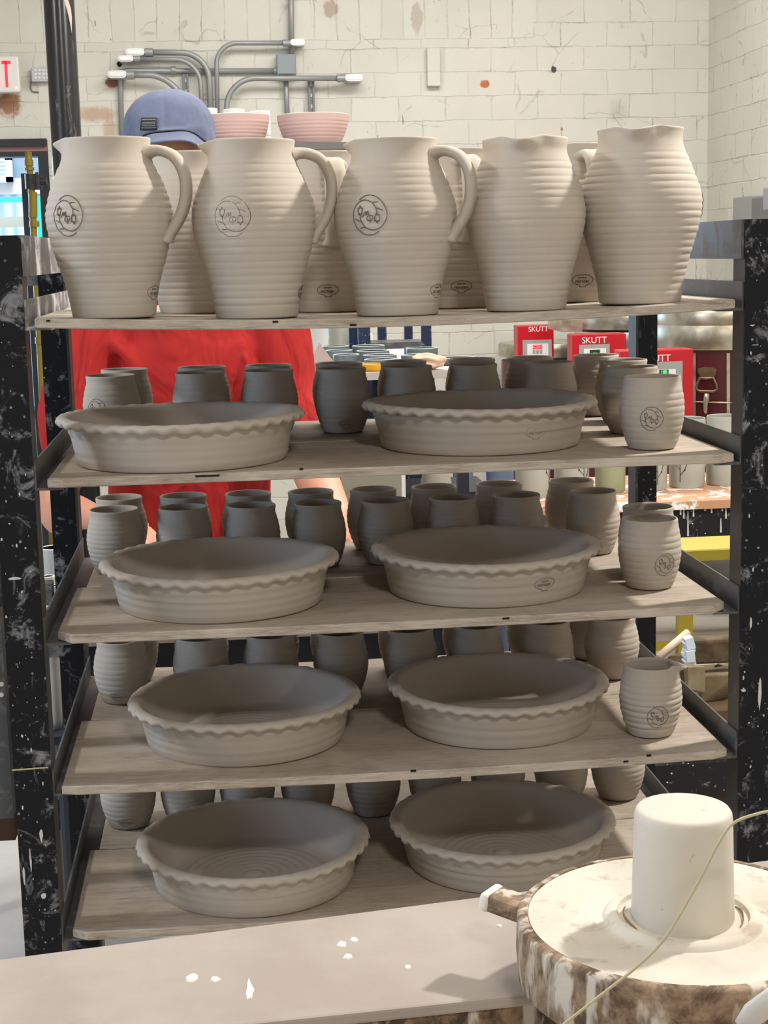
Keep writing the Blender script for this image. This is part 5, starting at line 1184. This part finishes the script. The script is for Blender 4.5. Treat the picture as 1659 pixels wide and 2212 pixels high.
# cap: crown + brim + patch, tipped slightly forward
ctop = PY(366, 197, 1.42)
capT = Matrix.Rotation(R(13), 3, 'X') @ Matrix.Rotation(R(-4), 3, 'Y')
cap_o = V((PY(363, 250, 1.42).x, 1.42, ctop.z-.080))
def CP(v_): return cap_o+capT@V(v_)
CW, CD = .955, 1.12
def lowz(a):    # lower edge of the crown, arched up over the brim
    d = (a+PI/2+PI) % (2*PI)-PI
    return -.034+.046*math.exp(-(d/.80)**4)
crown = MB(); prof = [(.1030, -.036), (.1035, -.02), (.1032, .0), (.1000, .018), (.0930, .036), (.0800, .054), (.0610, .069), (.040, .078), (.019, .0825), (.0001, .0835)]
dn = spl([(r, z, 0) for r, z in prof], 32); vs = []; sg = 96
for p in dn:
    for q in range(sg):
        a = 2*PI*q/sg; seam = .0018*math.exp(-((((a*6/(2*PI))+.0) % 1-.5)/.03)**2)
        r = max(p.x, .0001)*(1+.014*math.sin(3*a+p.y*60)*(p.y+.03)*12*.5+.006*math.sin(7*a+p.y*120))-seam
        z = p.y if p.y > .02 else lowz(a)+(p.y+.036)/.056*(.02-lowz(a))
        vs.append(CP((r*math.cos(a)*CW, r*math.sin(a)*CD, z)))
crown.add(vs, [(i*sg+q, i*sg+(q+1) % sg, (i+1)*sg+(q+1) % sg, (i+1)*sg+q) for i in range(len(dn)-1) for q in range(sg)])
cp_ = part('cap', crown, CAPM, po, True); so = cp_.modifiers.new('solid', 'SOLIDIFY'); so.thickness = .0025
bm_ = MB(); nA, nB = 32, 12; vs = []
for j in range(nB+1):
    for i in range(nA+1):
        u = i/nA-.5; a = -PI/2+u*2*R(64); L = .066*max(math.cos(u*PI), 0)**.55*(j/nB)
        x = .1045*CW*math.cos(a); y = .1045*CD*math.sin(a)
        k_ = j/nB; z = lowz(a)+.001-.10*L-4.2*x*x*k_*.55-.0*L
        vs.append(CP((x*(1+.06*k_), y-L, z)))
bm_.add(vs, [(j*(nA+1)+i, (j+1)*(nA+1)+i, (j+1)*(nA+1)+i+1, j*(nA+1)+i+1) for j in range(nB) for i in range(nA)])
br2 = part('brim', bm_, CAPM, cp_, True); so = br2.modifiers.new('solid', 'SOLIDIFY'); so.thickness = .004
part('band_seam', MB().tube([CP((.1055*CW*math.cos(R(a_)), .1055*CD*math.sin(R(a_)), lowz(R(a_))+.003)) for a_ in range(-150, -28, 4)], .0016, 6), NVY, cp_)
# patch
PT_ = mat('black_woven_patch', (.02, .022, .025), .8); PW = mat('pale_thread', (.45, .45, .43), .8)
def onc(u, z, e=0.0):   # u angle deg from front
    a = R(-90+u); r = 1e-4
    for i in range(len(dn)-1):
        if dn[i].y <= z <= dn[i+1].y: r = dn[i].x+(dn[i+1].x-dn[i].x)*(z-dn[i].y)/(dn[i+1].y-dn[i].y); break
    r = r+.0025+e; return CP((r*math.cos(a)*CW, r*math.sin(a)*CD, z+e*.3))
m = MB(); U0, U1, ZA, ZC = -34, -11, .018, .042
gv = [onc(U0+(U1-U0)*i/6, ZA+(ZC-ZA)*j/3, .0006) for j in range(4) for i in range(7)]; m.add(gv, [(j*7+i, j*7+i+1, (j+1)*7+i+1, (j+1)*7+i) for j in range(3) for i in range(6)]); pt = part('cap_patch', m, PT_, cp_, True); so = pt.modifiers.new('solid', 'SOLIDIFY'); so.thickness = .0015; so.offset = 0
m = MB()
for r_, z in enumerate((.0375, .0330, .0300, .0265, .0225)):
    u = U0+2.2+(1.2 if r_ in (1, 3) else 0)
    while u < U1-2.5:
        w_ = random.Random(int(u*10)+r_).uniform(.7, 1.3); m.tube([onc(u, z, .0016), onc(u+w_, z+(.0006 if r_ == 0 else 0), .0016)], .0009 if r_ == 0 else .0005, 5); u += w_+.55
part('patch_stitching', m, PW, pt)
# beard-free lower face details: eyes and mouth, hidden under the brim from the front
EY = mat('eye_white', (.42, .38, .36), .3); IR = mat('dark_iris', (.02, .015, .01), .2)
for s_ in (-1, 1):
    ec = HC_+fwd*.074+V((s_*.030, 0, -.018)); sph = [(max(.011*math.sin(PI*i/10), .0001), -.011*math.cos(PI*i/10)) for i in range(11)]
    ey = part('eye', MB().lathe(sph, 16, tuple(ec)), EY, po, True); part('iris', MB().lathe([(r_*.5, z_*.5) for r_, z_ in sph], 12, tuple(ec+fwd*.0066)), IR, ey, True)
hm = Body(); hm.ball(HC_+V((0, .022, -.012)), (.084, .088, .075)); ho = hm.done('hair', mat('brown_hair', (.06, .03, .015), .8), po, .007, 2)
